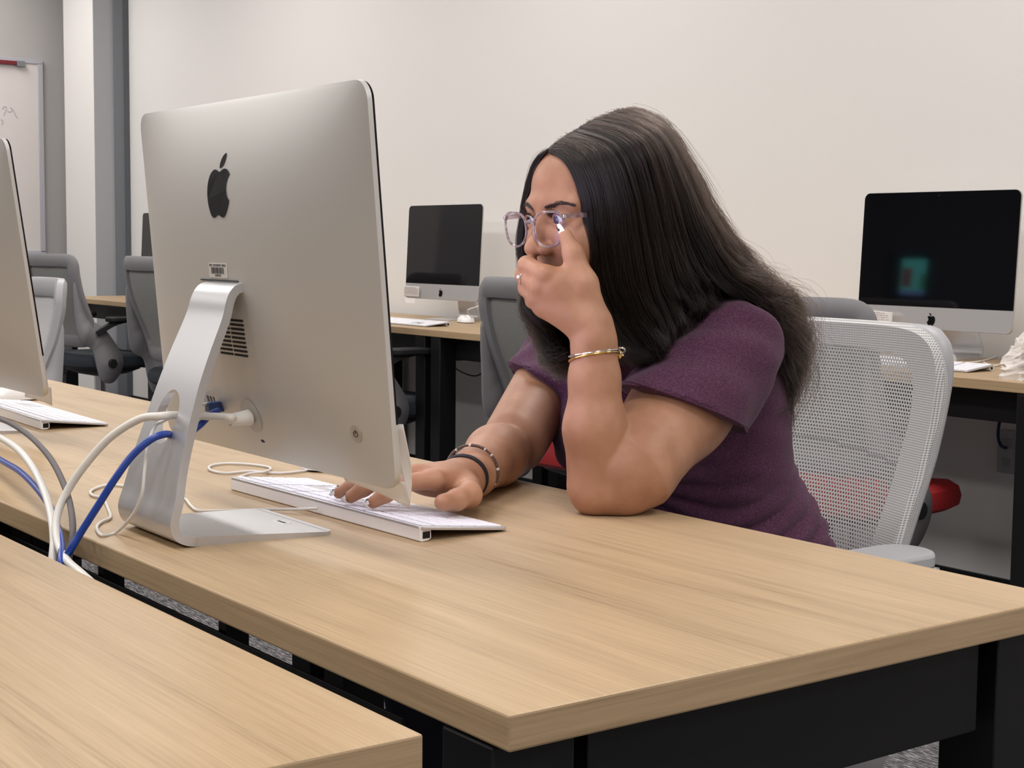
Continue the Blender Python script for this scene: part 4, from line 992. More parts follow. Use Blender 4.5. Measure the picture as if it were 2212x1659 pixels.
# eyes
EYEW = mat('eye_white', srgb(205, 200, 205), 0.12, spec=0.6); IRIS = mat('dark_iris', (0.015, 0.008, 0.005), 0.06, spec=0.8)
for s in (-1, 1):
    c = Hd(EX[s], 0.0122, -0.0002); look = -ey * 1.0 + ez * -0.10 - ex * 0.06; look /= np.linalg.norm(look)
    e = own(MB().ball(c, 0.0126, 24, 16).obj('eye', EYEW, smooth=True)); ir = MB(); q = Vector(look); u = q.orthogonal().normalized(); v_ = q.cross(u)
    Vv = [Vector(c) + q * 0.0132]; Ff = []
    for r_, d_ in ((0.0030, 0.0130), (0.0055, 0.0117)): Vv += [Vector(c) + q * d_ + (u * math.cos(a) + v_ * math.sin(a)) * r_ for a in np.linspace(0, 2 * pi, 21)[:-1]]
    for k in range(20): Ff += [(0, 1 + k, 1 + (k + 1) % 20), (1 + k, 21 + k, 21 + (k + 1) % 20, 1 + (k + 1) % 20)]
    o = ir.add(Vv, Ff).obj('iris', IRIS, e, smooth=True)
# brows and lashes: short hairs laid on the skin
HAIRM = bpy.data.materials.new('dark_brown_hair'); HAIRM.use_nodes = True
hn = HAIRM.node_tree.nodes; hn.remove(hn['Principled BSDF']); hb = hn.new('ShaderNodeBsdfHairPrincipled')
hb.parametrization = 'COLOR'; hb.inputs['Color'].default_value = (0.010, 0.0075, 0.0065, 1); hb.inputs['IOR'].default_value = 1.34; hb.inputs['Roughness'].default_value = 0.26; hb.inputs['Radial Roughness'].default_value = 0.45
HAIRM.node_tree.links.new(hb.outputs[0], hn['Material Output'].inputs[0])
HAIRB = mat('hair_mass', (0.005, 0.004, 0.0035), 1.0, spec=0.0)
def strands(name, curves, radii, m, parent=None):
    """curves: (N, K, 3) array"""
    N, K = curves.shape[:2]; cu = bpy.data.hair_curves.new(name); cu.add_curves([K] * N)
    pos = cu.attributes.get('position') or cu.attributes.new('position', 'FLOAT_VECTOR', 'POINT'); pos.data.foreach_set('vector', curves.reshape(-1).astype(np.float32))
    ra = cu.attributes.get('radius') or cu.attributes.new('radius', 'FLOAT', 'POINT'); ra.data.foreach_set('value', radii.reshape(-1).astype(np.float32))
    cu.materials.append(m); return link(bpy.data.objects.new(name, cu), parent)
HAIRM2 = HAIRM.copy(); HAIRM2.name = 'brown_hair'
for q_ in HAIRM2.node_tree.nodes:
    if q_.type == 'BSDF_HAIR_PRINCIPLED': q_.inputs['Color'].default_value = (0.021, 0.0135, 0.0105, 1)
BR = mat('brow_hair', (0.035, 0.020, 0.015), 0.6)
for s in (-1, 1):
    C_ = []
    for i in range(180):
        u = RNG.random(); w_ = RNG.normal() * (0.0010 * (1 - 0.6 * u) + 0.0003)
        x = 0.011 + 0.041 * u; z_ = 0.0130 + 0.0050 * math.sin(u * 2.6)
        p = np.array([s * x, 0.0, z_ + w_]); d_ = np.array([s * (0.7 + 0.3 * u), 0, 0.5 - 0.9 * u]); d_ /= np.linalg.norm(d_)
        p_w = Hd(p[0], -0.002 + 0.012 * u, p[2]); q = [SK.snap(p_w[None], 0.0003)[0]]
        for k in range(1, 4): q.append(SK.snap((q[-1] + HM @ d_ * 0.0020)[None], 0.0004 + 0.0003 * k, 4)[0])
        C_.append(q)
    C_ = np.array(C_); own(strands('eyebrow', C_, np.tile(np.array([.00022, .00020, .00016, .00008]), (len(C_), 1)), BR))
    L_ = []
    for i in range(46):
        a = -1 + 2 * i / 45; x = a * 0.0125; z_ = 0.0056 * math.sqrt(max(1 - a * a, 0)); p = Hd(EX[s] + s * (0.0005 + x), 0.0, z_)
        c = Hd(EX[s], 0.0118, 0); dd = p - c; p = c + dd / np.linalg.norm(dd) * 0.0142
        o_ = HM @ np.array([s * a * 0.4, -0.9, 0.25]); L_.append([p, p + o_ * 0.0030 + ez * 0.0003, p + o_ * 0.0055 + ez * 0.0022, p + o_ * 0.007 + ez * 0.0050])
    own(strands('eyelashes', np.array(L_), np.tile(np.array([.00020, .00017, .00012, .00005]), (len(L_), 1)), BR))

# nails
NAILW = mat('white_nail_polish', srgb(244, 241, 240), 0.12, spec=0.7); NAILB = mat('black_nail_dot', (0.01, 0.01, 0.01), 0.2)
def nail(tip, prev, outn, L_=0.017, w_=0.0062, label='long white nail', dots=True, back=0.005, hg=0.0068):
    tip = np.array(tip); d = tip - np.array(prev); d /= np.linalg.norm(d); nn = np.array(outn, float); nn -= d * (nn @ d); nn /= np.linalg.norm(nn); sd = np.cross(d, nn)
    V = []; F = []; nu, nv_ = 8, 10
    for j in range(nv_ + 1):
        t = j / nv_; ww = w_ * (1 - max(t - 0.45, 0) ** 2 * 2.6) * (0.86 + 0.14 * min(t * 5, 1)); ww = max(ww, 0.0006)
        for i in range(nu + 1):
            s = i / nu * 2 - 1; V.append(tip + d * (-back + L_ * t) + sd * ww * s * 0.92 + nn * (hg - 0.0030 * s * s - 0.0022 * t * t))
    for j in range(nv_):
        for i in range(nu): F.append((j * (nu + 1) + i, j * (nu + 1) + i + 1, (j + 1) * (nu + 1) + i + 1, (j + 1) * (nu + 1) + i))
    o = own(MB().add(V, F).obj('nail', NAILW, smooth=True)); so = o.modifiers.new('t', 'SOLIDIFY'); so.thickness = 0.0007; o['label'] = label
    if dots:
        mb = MB()
        for t, s, r_ in ((0.66, 0.1, 0.0017), (0.80, -0.2, 0.0010)):
            p = tip + d * (-back + L_ * t) + sd * w_ * s * 0.8 + nn * (0.0071 - 0.003 * s * s - 0.0022 * t * t); u = Vector(d) * r_; v = Vector(sd) * r_
            mb.add([Vector(p) + Vector(nn) * 0.0004 + u * math.cos(a) + v * math.sin(a) for a in np.linspace(0, 2 * pi, 13)[:-1]], [tuple(range(12))])
        mb.obj('nail_dots', NAILB, o)
nail(TH[3], TH[2], (-0.1, -0.98, 0.1), 0.0195, 0.0064, 'long white thumb nail with black dots')
for J in RF: nail(J[3], J[2], (0.15, -0.35, 1.0), 0.0185, 0.0058, 'long white fingernail on the keyboard hand', back=0.008)
nail(RT_[3], RT_[2], RT * 0.95 + UP * 0.30, 0.0135, 0.0062, 'pale tipped thumb nail', dots=False, back=0.0085, hg=0.0094)

# jewellery
def arm_ring(name, c, axis, R, R2, r, m, n=64, wob=0.0, parent=None, sec=8):
    ax = Vector(axis).normalized(); u = ax.orthogonal().normalized(); v_ = ax.cross(u); pts = []
    for k in range(n):
        a = 2 * pi * k / n; pts.append(Vector(c) + u * R * math.cos(a) + v_ * R2 * math.sin(a) + ax * wob * math.sin(2 * a + 0.5))
    o = MB().tube(pts, r, sec, closed=True).obj(name, m, parent, smooth=True)
    return o, pts, (u, v_, ax)
axL = WR - EL; axL = axL / np.linalg.norm(axL)
for k, (py, m_, tiltv, lab) in enumerate([(762, SILV, (0.10, 0.0, 0.24), 'upper bangle, silver and pale gold'), (771, GOLD, (0.06, 0.0, 0.30), 'lower bangle, yellow gold')]):
    c = A(1284, py + 1, 1.109) 
    o, pts, fr = arm_ring('bangle', c, axL + np.array([-0.10, 0.05, 0.0]) * k + np.array([-0.12, 0.06, 0]), 0.0288, 0.0288, 0.00125, m_)
    own(o); o['label'] = lab
    best = max(pts, key=lambda p: (p - Vector(c)).dot(Vector(RT)) * 1.0 - 0.1 * (p - Vector(c)).dot(Vector(FW)))
    kn = MB(); rr = random.Random(k)
    for i in range(4):
        dd = Vector((rr.uniform(-1, 1), rr.uniform(-1, 1), rr.uniform(-1, 1))) * 0.0022
        kn.torus(best + dd, Vector((rr.random(), rr.random(), rr.random() - .5)).normalized(), Vector((rr.random() - .5, -rr.random(), rr.random())).normalized(), 0.0036, 0.0008, 18, 6)
    kn.ball(best - Vector((0, 0, 0.004)), 0.0026, 10, 7)
    kn.obj('charm', [SILV, GOLD][k], o, smooth=True)
rc = Km * 0.25 + np.array(FMi[1]) * 0.75
o, pts, fr = arm_ring('ring', rc, np.array(FMi[1]) - Km, 0.0106, 0.0106, 0.0009, SILV); own(o)
MB().ball(rc + np.array([-0.004, -0.0108, 0.001]), 0.0021, 8, 6).obj('gem', mat('clear_gem', (0.85, 0.88, 0.95), 0.05, spec=1.0), o)
axR = ELR - WRR; axR /= np.linalg.norm(axR)
c = WRR + axR * 0.004 + np.array([0, 0, 0.0015]); o, pts, fr = arm_ring('hair_tie', c, axR + np.array([0, 0.0, 0.25]), 0.0262, 0.0262, 0.0028, mat('black_elastic', (0.006, 0.005, 0.008), 0.6), sec=10)
for v_ in o.data.vertices: v_.co.z = max(v_.co.z, DZ + 0.001)
own(o)['label'] = 'black elastic hair tie on the wrist'
c = WRR + axR * 0.040 + np.array([0, 0, 0.003]); n_b = 74
ax = Vector(axR + np.array([0.0, 0.0, 0.12])).normalized(); u = ax.orthogonal().normalized(); v_ = ax.cross(u)
bo_, pts, fr = arm_ring('bead_bracelet', c, ax, 0.0310, 0.0310, 0.0005, SILV); own(bo_); bo_['label'] = 'brown and silver bead bracelet'
BEADB = mat('brown_bead', srgb(92, 68, 54), 0.25); BEADS = mat('pale_bead', srgb(205, 196, 188), 0.25)
bm1 = MB(); bm2 = MB()
for k in range(n_b):
    a = 2 * pi * k / n_b; p = Vector(c) + (u * math.cos(a) + v_ * math.sin(a)) * 0.0312; p.z = max(p.z, DZ + 0.0025)
    (bm2 if k % 7 in (0,) else bm1).ball(p, 0.0017 if k % 14 < 7 else 0.0022, 8, 5)
bm1.obj('brown_beads', BEADB, bo_, smooth=True)['kind'] = 'stuff'; bm2.obj('pale_beads', BEADS, bo_, smooth=True)['kind'] = 'stuff'

# glasses
CLR = mat('clear_mauve_acetate', srgb(200, 180, 188), 0.08, spec=0.7, Transmission_Weight=0.75, IOR=1.45)
n, l, b = nodes(CLR); tc = n.new('ShaderNodeTexCoord'); t_ = n.new('ShaderNodeTexNoise'); t_.inputs['Scale'].default_value = 180; l.new(tc.outputs['Object'], t_.inputs['Vector'])
ramp(CLR, t_.outputs[0], [(0.4, srgb(176, 150, 158)), (0.62, srgb(226, 216, 220))], b.inputs['Base Color'])
LENS = bpy.data.materials.new('spectacle_lens'); LENS.use_nodes = True; ln_ = LENS.node_tree.nodes; ln_.remove(ln_['Principled BSDF'])
tb = ln_.new('ShaderNodeBsdfTransparent'); tb.inputs[0].default_value = (0.985, 0.98, 0.99, 1); gb_ = ln_.new('ShaderNodeBsdfGlossy'); gb_.inputs[0].default_value = (0.55, 0.5, 1.0, 1); gb_.inputs['Roughness'].default_value = 0.02
mx_ = ln_.new('ShaderNodeMixShader'); mx_.inputs[0].default_value = 0.022; LENS.node_tree.links.new(tb.outputs[0], mx_.inputs[1]); LENS.node_tree.links.new(gb_.outputs[0], mx_.inputs[2]); LENS.node_tree.links.new(mx_.outputs[0], ln_['Material Output'].inputs[0])
gl = empty('glasses_placeholder', (0, 0, 0), None, None); bpy.data.objects.remove(gl)
glasses = bpy.data.objects.new('glasses', None); COL.objects.link(glasses); own(glasses)
glasses['label'] = 'clear mauve plastic glasses'
gy = -0.018; gz = -0.0105
def lens_out(s, n=40):
    P = []
    for k in range(n):
        a = 2 * pi * k / n; c, q = math.cos(a), math.sin(a); e = 0.78 if q > 0 else 0.92
        x = 0.0262 * math.copysign(abs(c) ** e, c); z_ = 0.0198 * math.copysign(abs(q) ** (0.72 if q > 0 else 0.95), q); 
        if q > 0 and c * s > 0: z_ += 0.0030 * c * s; x += 0.0015 * c
        x += 0
        P.append((x, z_))
    return P
for s in (-1, 1):
    cxl = s * 0.0345; yf = lambda x: gy + 0.00 + 1.5 * x * x
    pts = [Hd(cxl + x, yf(cxl + x), gz + z_) for x, z_ in lens_out(s)]
    MB().tube(pts, 0.0012, closed=True, sec=[(1, .8), (.8, 1), (-.8, 1), (-1, .8), (-1, -.8), (-.8, -1), (.8, -1), (1, -.8)]).obj('frame_rim', CLR, glasses, smooth=True)
    V = [Vector(Hd(cxl, yf(cxl) - 0.0006, gz))] + [Vector(Hd(cxl + x * .97, yf(cxl + x * .97), gz + z_ * .97)) for x, z_ in lens_out(s)]; k_ = len(V) - 1
    o = MB().add(V, [(0, 1 + i, 1 + (i + 1) % k_) for i in range(k_)]).obj('lens', LENS, glasses, smooth=True)
    h0 = (s * 0.0625, yf(0.0625), gz + 0.014)
    tp = catmull([Hd(*h0), Hd(s * 0.0610, 0.004, gz + 0.0145), Hd(s * 0.0590, 0.030, gz + 0.013), Hd(s * 0.064, 0.065, gz + 0.010), Hd(s * 0.074, 0.100, gz + 0.002), Hd(s * 0.072, 0.115, gz - 0.016)], 5)
    MB().tube(tp, 0.0021, sec=[(1.3, .6), (-1.3, .6), (-1.3, -.6), (1.3, -.6)]).obj('temple_arm', CLR, glasses, smooth=True, angle=40)
    MB().box(-0.0014, -0.0015, -0.002, 0.0014, 0.003, 0.002, M=Matrix.Translation(Hd(*h0)) @ Matrix(HM.tolist()).to_4x4()).obj('hinge', SILV, glasses, bevel=0.0005)
MB().tube(catmull([Hd(-0.0085, yf(0.0085) , gz + 0.006), Hd(0, gy - 0.001, gz + 0.0095), Hd(0.0085, yf(0.0085), gz + 0.006)], 6), 0.0021, 8).obj('bridge', CLR, glasses, smooth=True)
for s in (): MB().ball(Hd(s * 0.0088, -0.0085, gz - 0.005), (0.0010, 0.002, 0.0032)).obj('nose_pad', mat('pad_clear', srgb(214, 190, 184), 0.3), glasses, smooth=True)
for o in glasses.children:
    o.parent = glasses; o.matrix_parent_inverse = glasses.matrix_world.inverted()
for o in list(glasses.children): o.matrix_parent_inverse = Matrix.Translation((0, 0, 0))

# shirt
SHIRT = mat('plum_jersey', srgb(84, 50, 76), 0.9, spec=0.1, Sheen_Weight=0.08, Sheen_Roughness=0.5)
n, l, b = nodes(SHIRT); tc = n.new('ShaderNodeTexCoord'); t_ = n.new('ShaderNodeTexNoise'); t_.inputs['Scale'].default_value = 1; t_.inputs['Detail'].default_value = 3
mp = n.new('ShaderNodeMapping'); mp.inputs['Scale'].default_value = (420, 420, 1600); l.new(tc.outputs['Object'], mp.inputs[0]); l.new(mp.outputs[0], t_.inputs['Vector'])
ramp(SHIRT, t_.outputs[0], [(0.30, srgb(60, 35, 54)), (0.5, srgb(78, 47, 68)), (0.74, srgb(108, 73, 95))], b.inputs['Base Color'])
bp = n.new('ShaderNodeBump'); bp.inputs['Strength'].default_value = 0.25; bp.inputs['Distance'].default_value = 0.0006; l.new(t_.outputs[0], bp.inputs['Height']); l.new(bp.outputs[0], b.inputs['Normal'])
SF = Field((-1.92, 1.10, DZ - 0.32), (-1.20, 1.72, DZ + 0.30), 0.0036)
SF.cone(SHR + np.array([0.03, 0.0, -0.004]), SHL + np.array([-0.03, 0.0, -0.004]), 0.058, 0.058, 0.03)
SF.ell(CH + np.array([0.0, 0.035, -0.03]), (0.180, 0.105, 0.095), None, 0.04)
SF.ell(CH + np.array([0.02, 0.05, -0.12]), (0.160, 0.118, 0.150), None, 0.05)
SF.ell((-1.540, 1.475, DZ - 0.12), (0.172, 0.145, 0.16), None, 0.05)
SF.ell((-1.540, 1.52, DZ - 0.22), (0.190, 0.160, 0.14), None, 0.05)
SF.ell(CH + np.array([0.02, -0.065, -0.105]), (0.125, 0.060, 0.070), None, 0.05)
def sleeve(a, e, f0, f1, r0, r1, plane, sag=np.zeros(3)):
    a = np.array(a); e = np.array(e); d = e - a; L_ = np.linalg.norm(d); d /= L_; q, nrm = plane
    h0 = a + d * L_ * f0; h1 = a + d * L_ * f1 + sag; ba = h1 - h0; LL = ba @ ba
    def fn(P):
        pa = P - h0.astype(np.float32); t = np.clip((pa @ ba.astype(np.float32)) / LL, 0, 1); v = np.sqrt(((pa - t[..., None] * ba.astype(np.float32)) ** 2).sum(-1)) - (r0 + (r1 - r0) * t)
        return np.maximum(v, (P - q.astype(np.float32)) @ nrm.astype(np.float32))
    SF.apply(fn, np.minimum(h0, h1) - 0.08, np.maximum(h0, h1) + 0.08, 0.02)
    def fn2(P):
        pa = P - q.astype(np.float32); t = pa @ nrm.astype(np.float32); pb = P - h0.astype(np.float32); tb_ = np.clip((pb @ ba.astype(np.float32)) / LL, 0, 1); v = np.sqrt(((pb - tb_[..., None] * ba.astype(np.float32)) ** 2).sum(-1)) - (r0 + (r1 - r0) * tb_ - 0.006)
        return np.maximum(v, -(t + 0.022))
def cutplane(p1, p2, dz, toward):
    p1, p2 = np.array(p1), np.array(p2); nr = np.cross(p2 - p1, FW + UP * dz); nr /= np.linalg.norm(nr)
    if nr @ (np.array(toward) - p1) < 0: nr = -nr
    return (p1 + p2) / 2, nr
PL1 = cutplane(A(1388, 862, 1.24), A(1640, 938, 1.30), -0.10, EL); PL2 = cutplane(A(1104, 796, 1.28), A(1192, 840, 1.28), -0.20, ELR)
sleeve(SHL, EL, 0.0, 0.62, 0.064, 0.083, PL1, np.array([0.004, 0.006, -0.010]))
sleeve(SHR, ELR, 0.0, 0.55, 0.058, 0.060, PL2)
# folds
sl, P = SF._box((-1.92, 1.10, DZ - 0.32), (-1.20, 1.72, DZ + 0.30))
x, y, z = P[..., 0], P[..., 1], P[..., 2] - DZ
low = np.clip((0.06 - z) / 0.15, 0, 1)
f1_ = np.sin((z * 1.0 + 0.35 * (x + 1.5) - 0.25 * (y - 1.4)) * 95 + 2.2 * np.sin(x * 21 + y * 9)) * np.sin(x * 17 + z * 11 + 1.0)
f2_ = np.sin((z * 0.45 - 0.9 * (x + 1.4) + 0.6 * y) * 78 + 1.5 * np.sin(z * 30)) * np.clip((z - 0.02) / 0.1, 0, 1)
SF.d[sl] += (0.0135 * low * (0.4 - np.abs(f1_)) * np.sign(np.sin(x * 9 + 1.3) + 1.6) + 0.0022 * f2_ + 0.0012 * np.sin(x * 60 + 3 * np.sin(z * 40)) * np.sin(z * 70 + y * 30)).astype(np.float32)
SF.d[sl] = np.maximum(SF.d[sl], (DZ - 0.285 - P[..., 2]).astype(np.float32))
# keep clear of the desk edge
SF.d[sl] = np.where(P[..., 2] < DZ + 0.004, np.maximum(SF.d[sl], 1.196 - P[..., 1]), SF.d[sl])
# scooped neck
NB = CH + np.array([0.035, -0.045, 0.085])
SF.ell(NB, (0.075, 0.085, 0.055), None, 0.006, 'd')
del P, x, y, z, low, f1_, f2_
V, F = SF.mesh(); shirt = own(np_mesh('t_shirt', V, F, SHIRT))
# hems and seams
def hem(a, e, plane, name, r_=0.088):
    q0, nrm = plane; a = np.array(a); d = np.array(e) - a; q = a + d * (((q0 - a) @ nrm) / (d @ nrm)) - nrm * 0.0025; u = Vector(nrm).orthogonal().normalized(); v_ = Vector(nrm).cross(u)
    P0 = np.array([Vector(q) + (u * math.cos(t) + v_ * math.sin(t)) * r_ for t in np.linspace(0, 2 * pi, 90)[:-1]])
    for _ in range(9):
        P0 = SF.snap(P0, 0.0, 1); P0 = P0 - np.outer((P0 - q) @ nrm, nrm)
    o = MB().tube([Vector(p) for p in P0], 0.0016, 6, closed=True).obj(name, SHIRT, shirt, smooth=True)
hem(SHL, EL, PL1, 'sleeve_hem'); hem(SHR, ELR, PL2, 'sleeve_hem', 0.068)

# trousers and shoes under the desk
TROU = mat('dark_denim', srgb(34, 38, 54), 0.85); TF = Field((-1.85, 0.85, 0.06), (-1.25, 1.75, DZ - 0.15), 0.008)
TF.ell((-1.545, 1.50, 0.56), (0.185, 0.155, 0.10), None, 0.05)
for s in (-1, 1):
    TF.cone((-1.545 + s * 0.09, 1.50, 0.545), (-1.545 + s * 0.11, 1.08, 0.535), 0.088, 0.065, 0.03); TF.cone((-1.545 + s * 0.11, 1.08, 0.53), (-1.545 + s * 0.11, 1.13, 0.12), 0.062, 0.045, 0.03)
V, F = TF.mesh(); own(np_mesh('trousers', V, F, TROU))
for s in (-1, 1):
    mb = MB(); x = -1.545 + s * 0.11; mb.tube([(x, 1.18, 0.045), (x, 1.12, 0.052), (x, 1.04, 0.042), (x, 0.96, 0.032)], [0.034, 0.044, 0.042, 0.028], 16)
    for i, v in enumerate(mb.v): mb.v[i] = (v[0], v[1], max(v[2], 0.004))
    o = own(mb.obj('shoe', mat('white_trainer', srgb(200, 198, 196), 0.6), smooth=True))
    MB().box(x - 0.042, 0.945, 0.001, x + 0.042, 1.20, 0.018).obj('sole', WHITEP, o, bevel=0.008).matrix_parent_inverse = Matrix.Identity(4)

# ------------------------------------------------------------------ hair
# guide locks from the parting to the tips (her left side, over the back, round to her right side)
G_ = [
 # near side, front edge of the curtain
 [A(1186, 328, 1.113), A(1222, 352, 1.112), A(1250, 415, 1.116), A(1264, 500, 1.126), A(1276, 590, 1.138), A(1298, 680, 1.150), A(1332, 752, 1.168), A(1368, 782, 1.185)],
 [A(1200, 312, 1.124), A(1262, 345, 1.116), A(1296, 420, 1.124), A(1308, 520, 1.140), A(1322, 620, 1.158), A(1350, 705, 1.182), A(1392, 762, 1.205), A(1440, 770, 1.215)],
 [A(1232, 290, 1.145), A(1318, 325, 1.132), A(1358, 420, 1.142), A(1376, 530, 1.165), A(1396, 630, 1.192), A(1425, 695, 1.215), A(1440, 742, 1.222), A(1412, 778, 1.215)],
 [A(1275, 265, 1.173), A(1382, 305, 1.158), A(1425, 410, 1.178), A(1450, 520, 1.212), A(1474, 605, 1.240), A(1492, 655, 1.262), A(1490, 700, 1.268), A(1462, 738, 1.258)],
 [A(1318, 248, 1.200), A(1420, 285, 1.198), A(1478, 385, 1.222), A(1520, 490, 1.262), A(1566, 572, 1.318), A(1620, 628, 1.372), A(1668, 680, 1.420), A(1690, 750, 1.440)],
 [A(1350, 240, 1.222), A(1434, 278, 1.238), A(1492, 370, 1.268), A(1540, 470, 1.312), A(1590, 560, 1.362), A(1648, 628, 1.408), A(1696, 700, 1.432), A(1690, 800, 1.440)],
 [A(1372, 240, 1.240), A(1436, 276, 1.280), A(1494, 368, 1.312), A(1545, 468, 1.352), A(1603, 560, 1.400), A(1672, 640, 1.446), A(1726, 725, 1.470), A(1706, 860, 1.475)],
]
# behind the head and down her right side, out of this camera's sight
G_ += [
 [Hd(0.000, 0.158, 0.113), Hd(0.000, 0.190, 0.070), Hd(-0.005, 0.222, 0.010), Hd(-0.010, 0.255, -0.06), Hd(-0.02, 0.300, -0.125), Hd(-0.025, 0.335, -0.19), Hd(-0.02, 0.350, -0.25), Hd(-0.02, 0.345, -0.29)],
 [Hd(-0.004, 0.145, 0.114), Hd(-0.045, 0.182, 0.075), Hd(-0.075, 0.210, 0.005), Hd(-0.090, 0.235, -0.07), Hd(-0.105, 0.270, -0.13), Hd(-0.11, 0.290, -0.19), Hd(-0.11, 0.290, -0.23), Hd(-0.11, 0.285, -0.26)],
 [Hd(-0.004, 0.110, 0.115), Hd(-0.060, 0.120, 0.082), Hd(-0.092, 0.135, 0.010), Hd(-0.100, 0.150, -0.06), Hd(-0.115, 0.165, -0.12), Hd(-0.13, 0.175, -0.17), Hd(-0.13, 0.170, -0.20), Hd(-0.12, 0.160, -0.22)],
 [Hd(-0.004, 0.060, 0.099), Hd(-0.055, 0.070, 0.076), Hd(-0.086, 0.080, 0.015), Hd(-0.090, 0.085, -0.05), Hd(-0.095, 0.085, -0.11), Hd(-0.10, 0.080, -0.16), Hd(-0.09, 0.070, -0.19), Hd(-0.07, 0.065, -0.20)],
 [A(1181, 328, 1.114), A(1156, 348, 1.112), A(1136, 405, 1.116), A(1124, 470, 1.122), A(1122, 560, 1.124), A(1136, 660, 1.120), A(1168, 735, 1.125), A(1215, 775, 1.140)],
]
G_ = np.array([[np.array(p, float) for p in g] for g in G_])
CEN = Hd(0, 0.105, 0.02)
def cr(P, t):
    n_ = P.shape[0]; t = np.clip(t, 0, n_ - 1 - 1e-6); i = np.floor(t).astype(int); f = (t - i)
    g = lambda k: P[np.clip(k, 0, n_ - 1)]
    a, b_, c, d = g(i - 1), g(i), g(i + 1), g(i + 2)
    sh = f.reshape(f.shape + (1,) * (P.ndim - 1))
    return 0.5 * (2 * b_ + (c - a) * sh + (2 * a - 5 * b_ + 4 * c - d) * sh ** 2 + (3 * b_ - a - 3 * c + d) * sh ** 3)
NG = len(G_); KP = 30
def lock(u):     # u (N,) in 0..NG-1 -> (N, 8, 3)
    return cr(G_, u)
def along(L_, K=KP):
    t = np.linspace(0, 7, K); Q = np.swapaxes(L_, 0, 1); return np.swapaxes(cr(Q, t), 0, 1)   # (N, K, 3)
def lenf(U): return 1 - 0.30 * np.exp(-((U - 3.55) / 0.22) ** 2)
def mass(off_in, nu=170, K=44, u0=0.0, u1=NG - 1.0):
    U = np.linspace(u0, u1, nu); L_ = lock(U); Q = np.swapaxes(L_, 0, 1); out = np.zeros((nu, K, 3)); f = lenf(U)
    for i in range(nu): out[i] = cr(Q[:, i], np.linspace(0, 7 * f[i], K))
    return out
# inner body of hair, a closed skin under the strands
S0 = mass(0)
du = np.gradient(S0, axis=0); dt = np.gradient(S0, axis=1); N0 = np.cross(du, dt); N0 /= np.linalg.norm(N0, axis=-1, keepdims=True) + 1e-9
sgn = np.sign((N0 * (S0 - CEN)).sum(-1).mean()); N0 *= sgn
Kk = S0.shape[1]; tt = np.linspace(0, 1, Kk)[None, :, None]
outer = S0 - N0 * (0.0035 + 0.0065 * np.clip(tt * 5, 0, 1)); inner = S0 - N0 * (0.0055 + 0.0065 * np.clip(tt * 5, 0, 1) + 0.008 * np.sin(np.clip(tt * 1.1, 0, 1) * pi))
nu = S0.shape[0]; K_end = Kk - 3
V = np.concatenate([outer[:, :K_end].reshape(-1, 3), inner[:, :K_end].reshape(-1, 3)]); ofs = nu * K_end; F = []
i, j = np.meshgrid(np.arange(nu - 1), np.arange(K_end - 1), indexing='ij'); a = (i * K_end + j).ravel(); q = np.stack([a, a + 1, a + K_end + 1, a + K_end], 1); F = [q, q[:, ::-1] + ofs]
a = np.arange(nu - 1) * K_end + K_end - 1; F.append(np.stack([a, a + K_end, a + K_end + ofs, a + ofs], 1))
a = np.arange(nu - 1) * K_end; F.append(np.stack([a + K_end, a, a + ofs, a + K_end + ofs], 1))
for r_ in (0, (nu - 1) * K_end):
    a = r_ + np.arange(K_end - 1); F.append(np.stack([a, a + 1, a + 1 + ofs, a + ofs], 1))
hairm = own(np_mesh('hair', V, np.concatenate(F), HAIRB)); hairm['label'] = 'long dark brown hair, parted in the middle, curling at the tips'

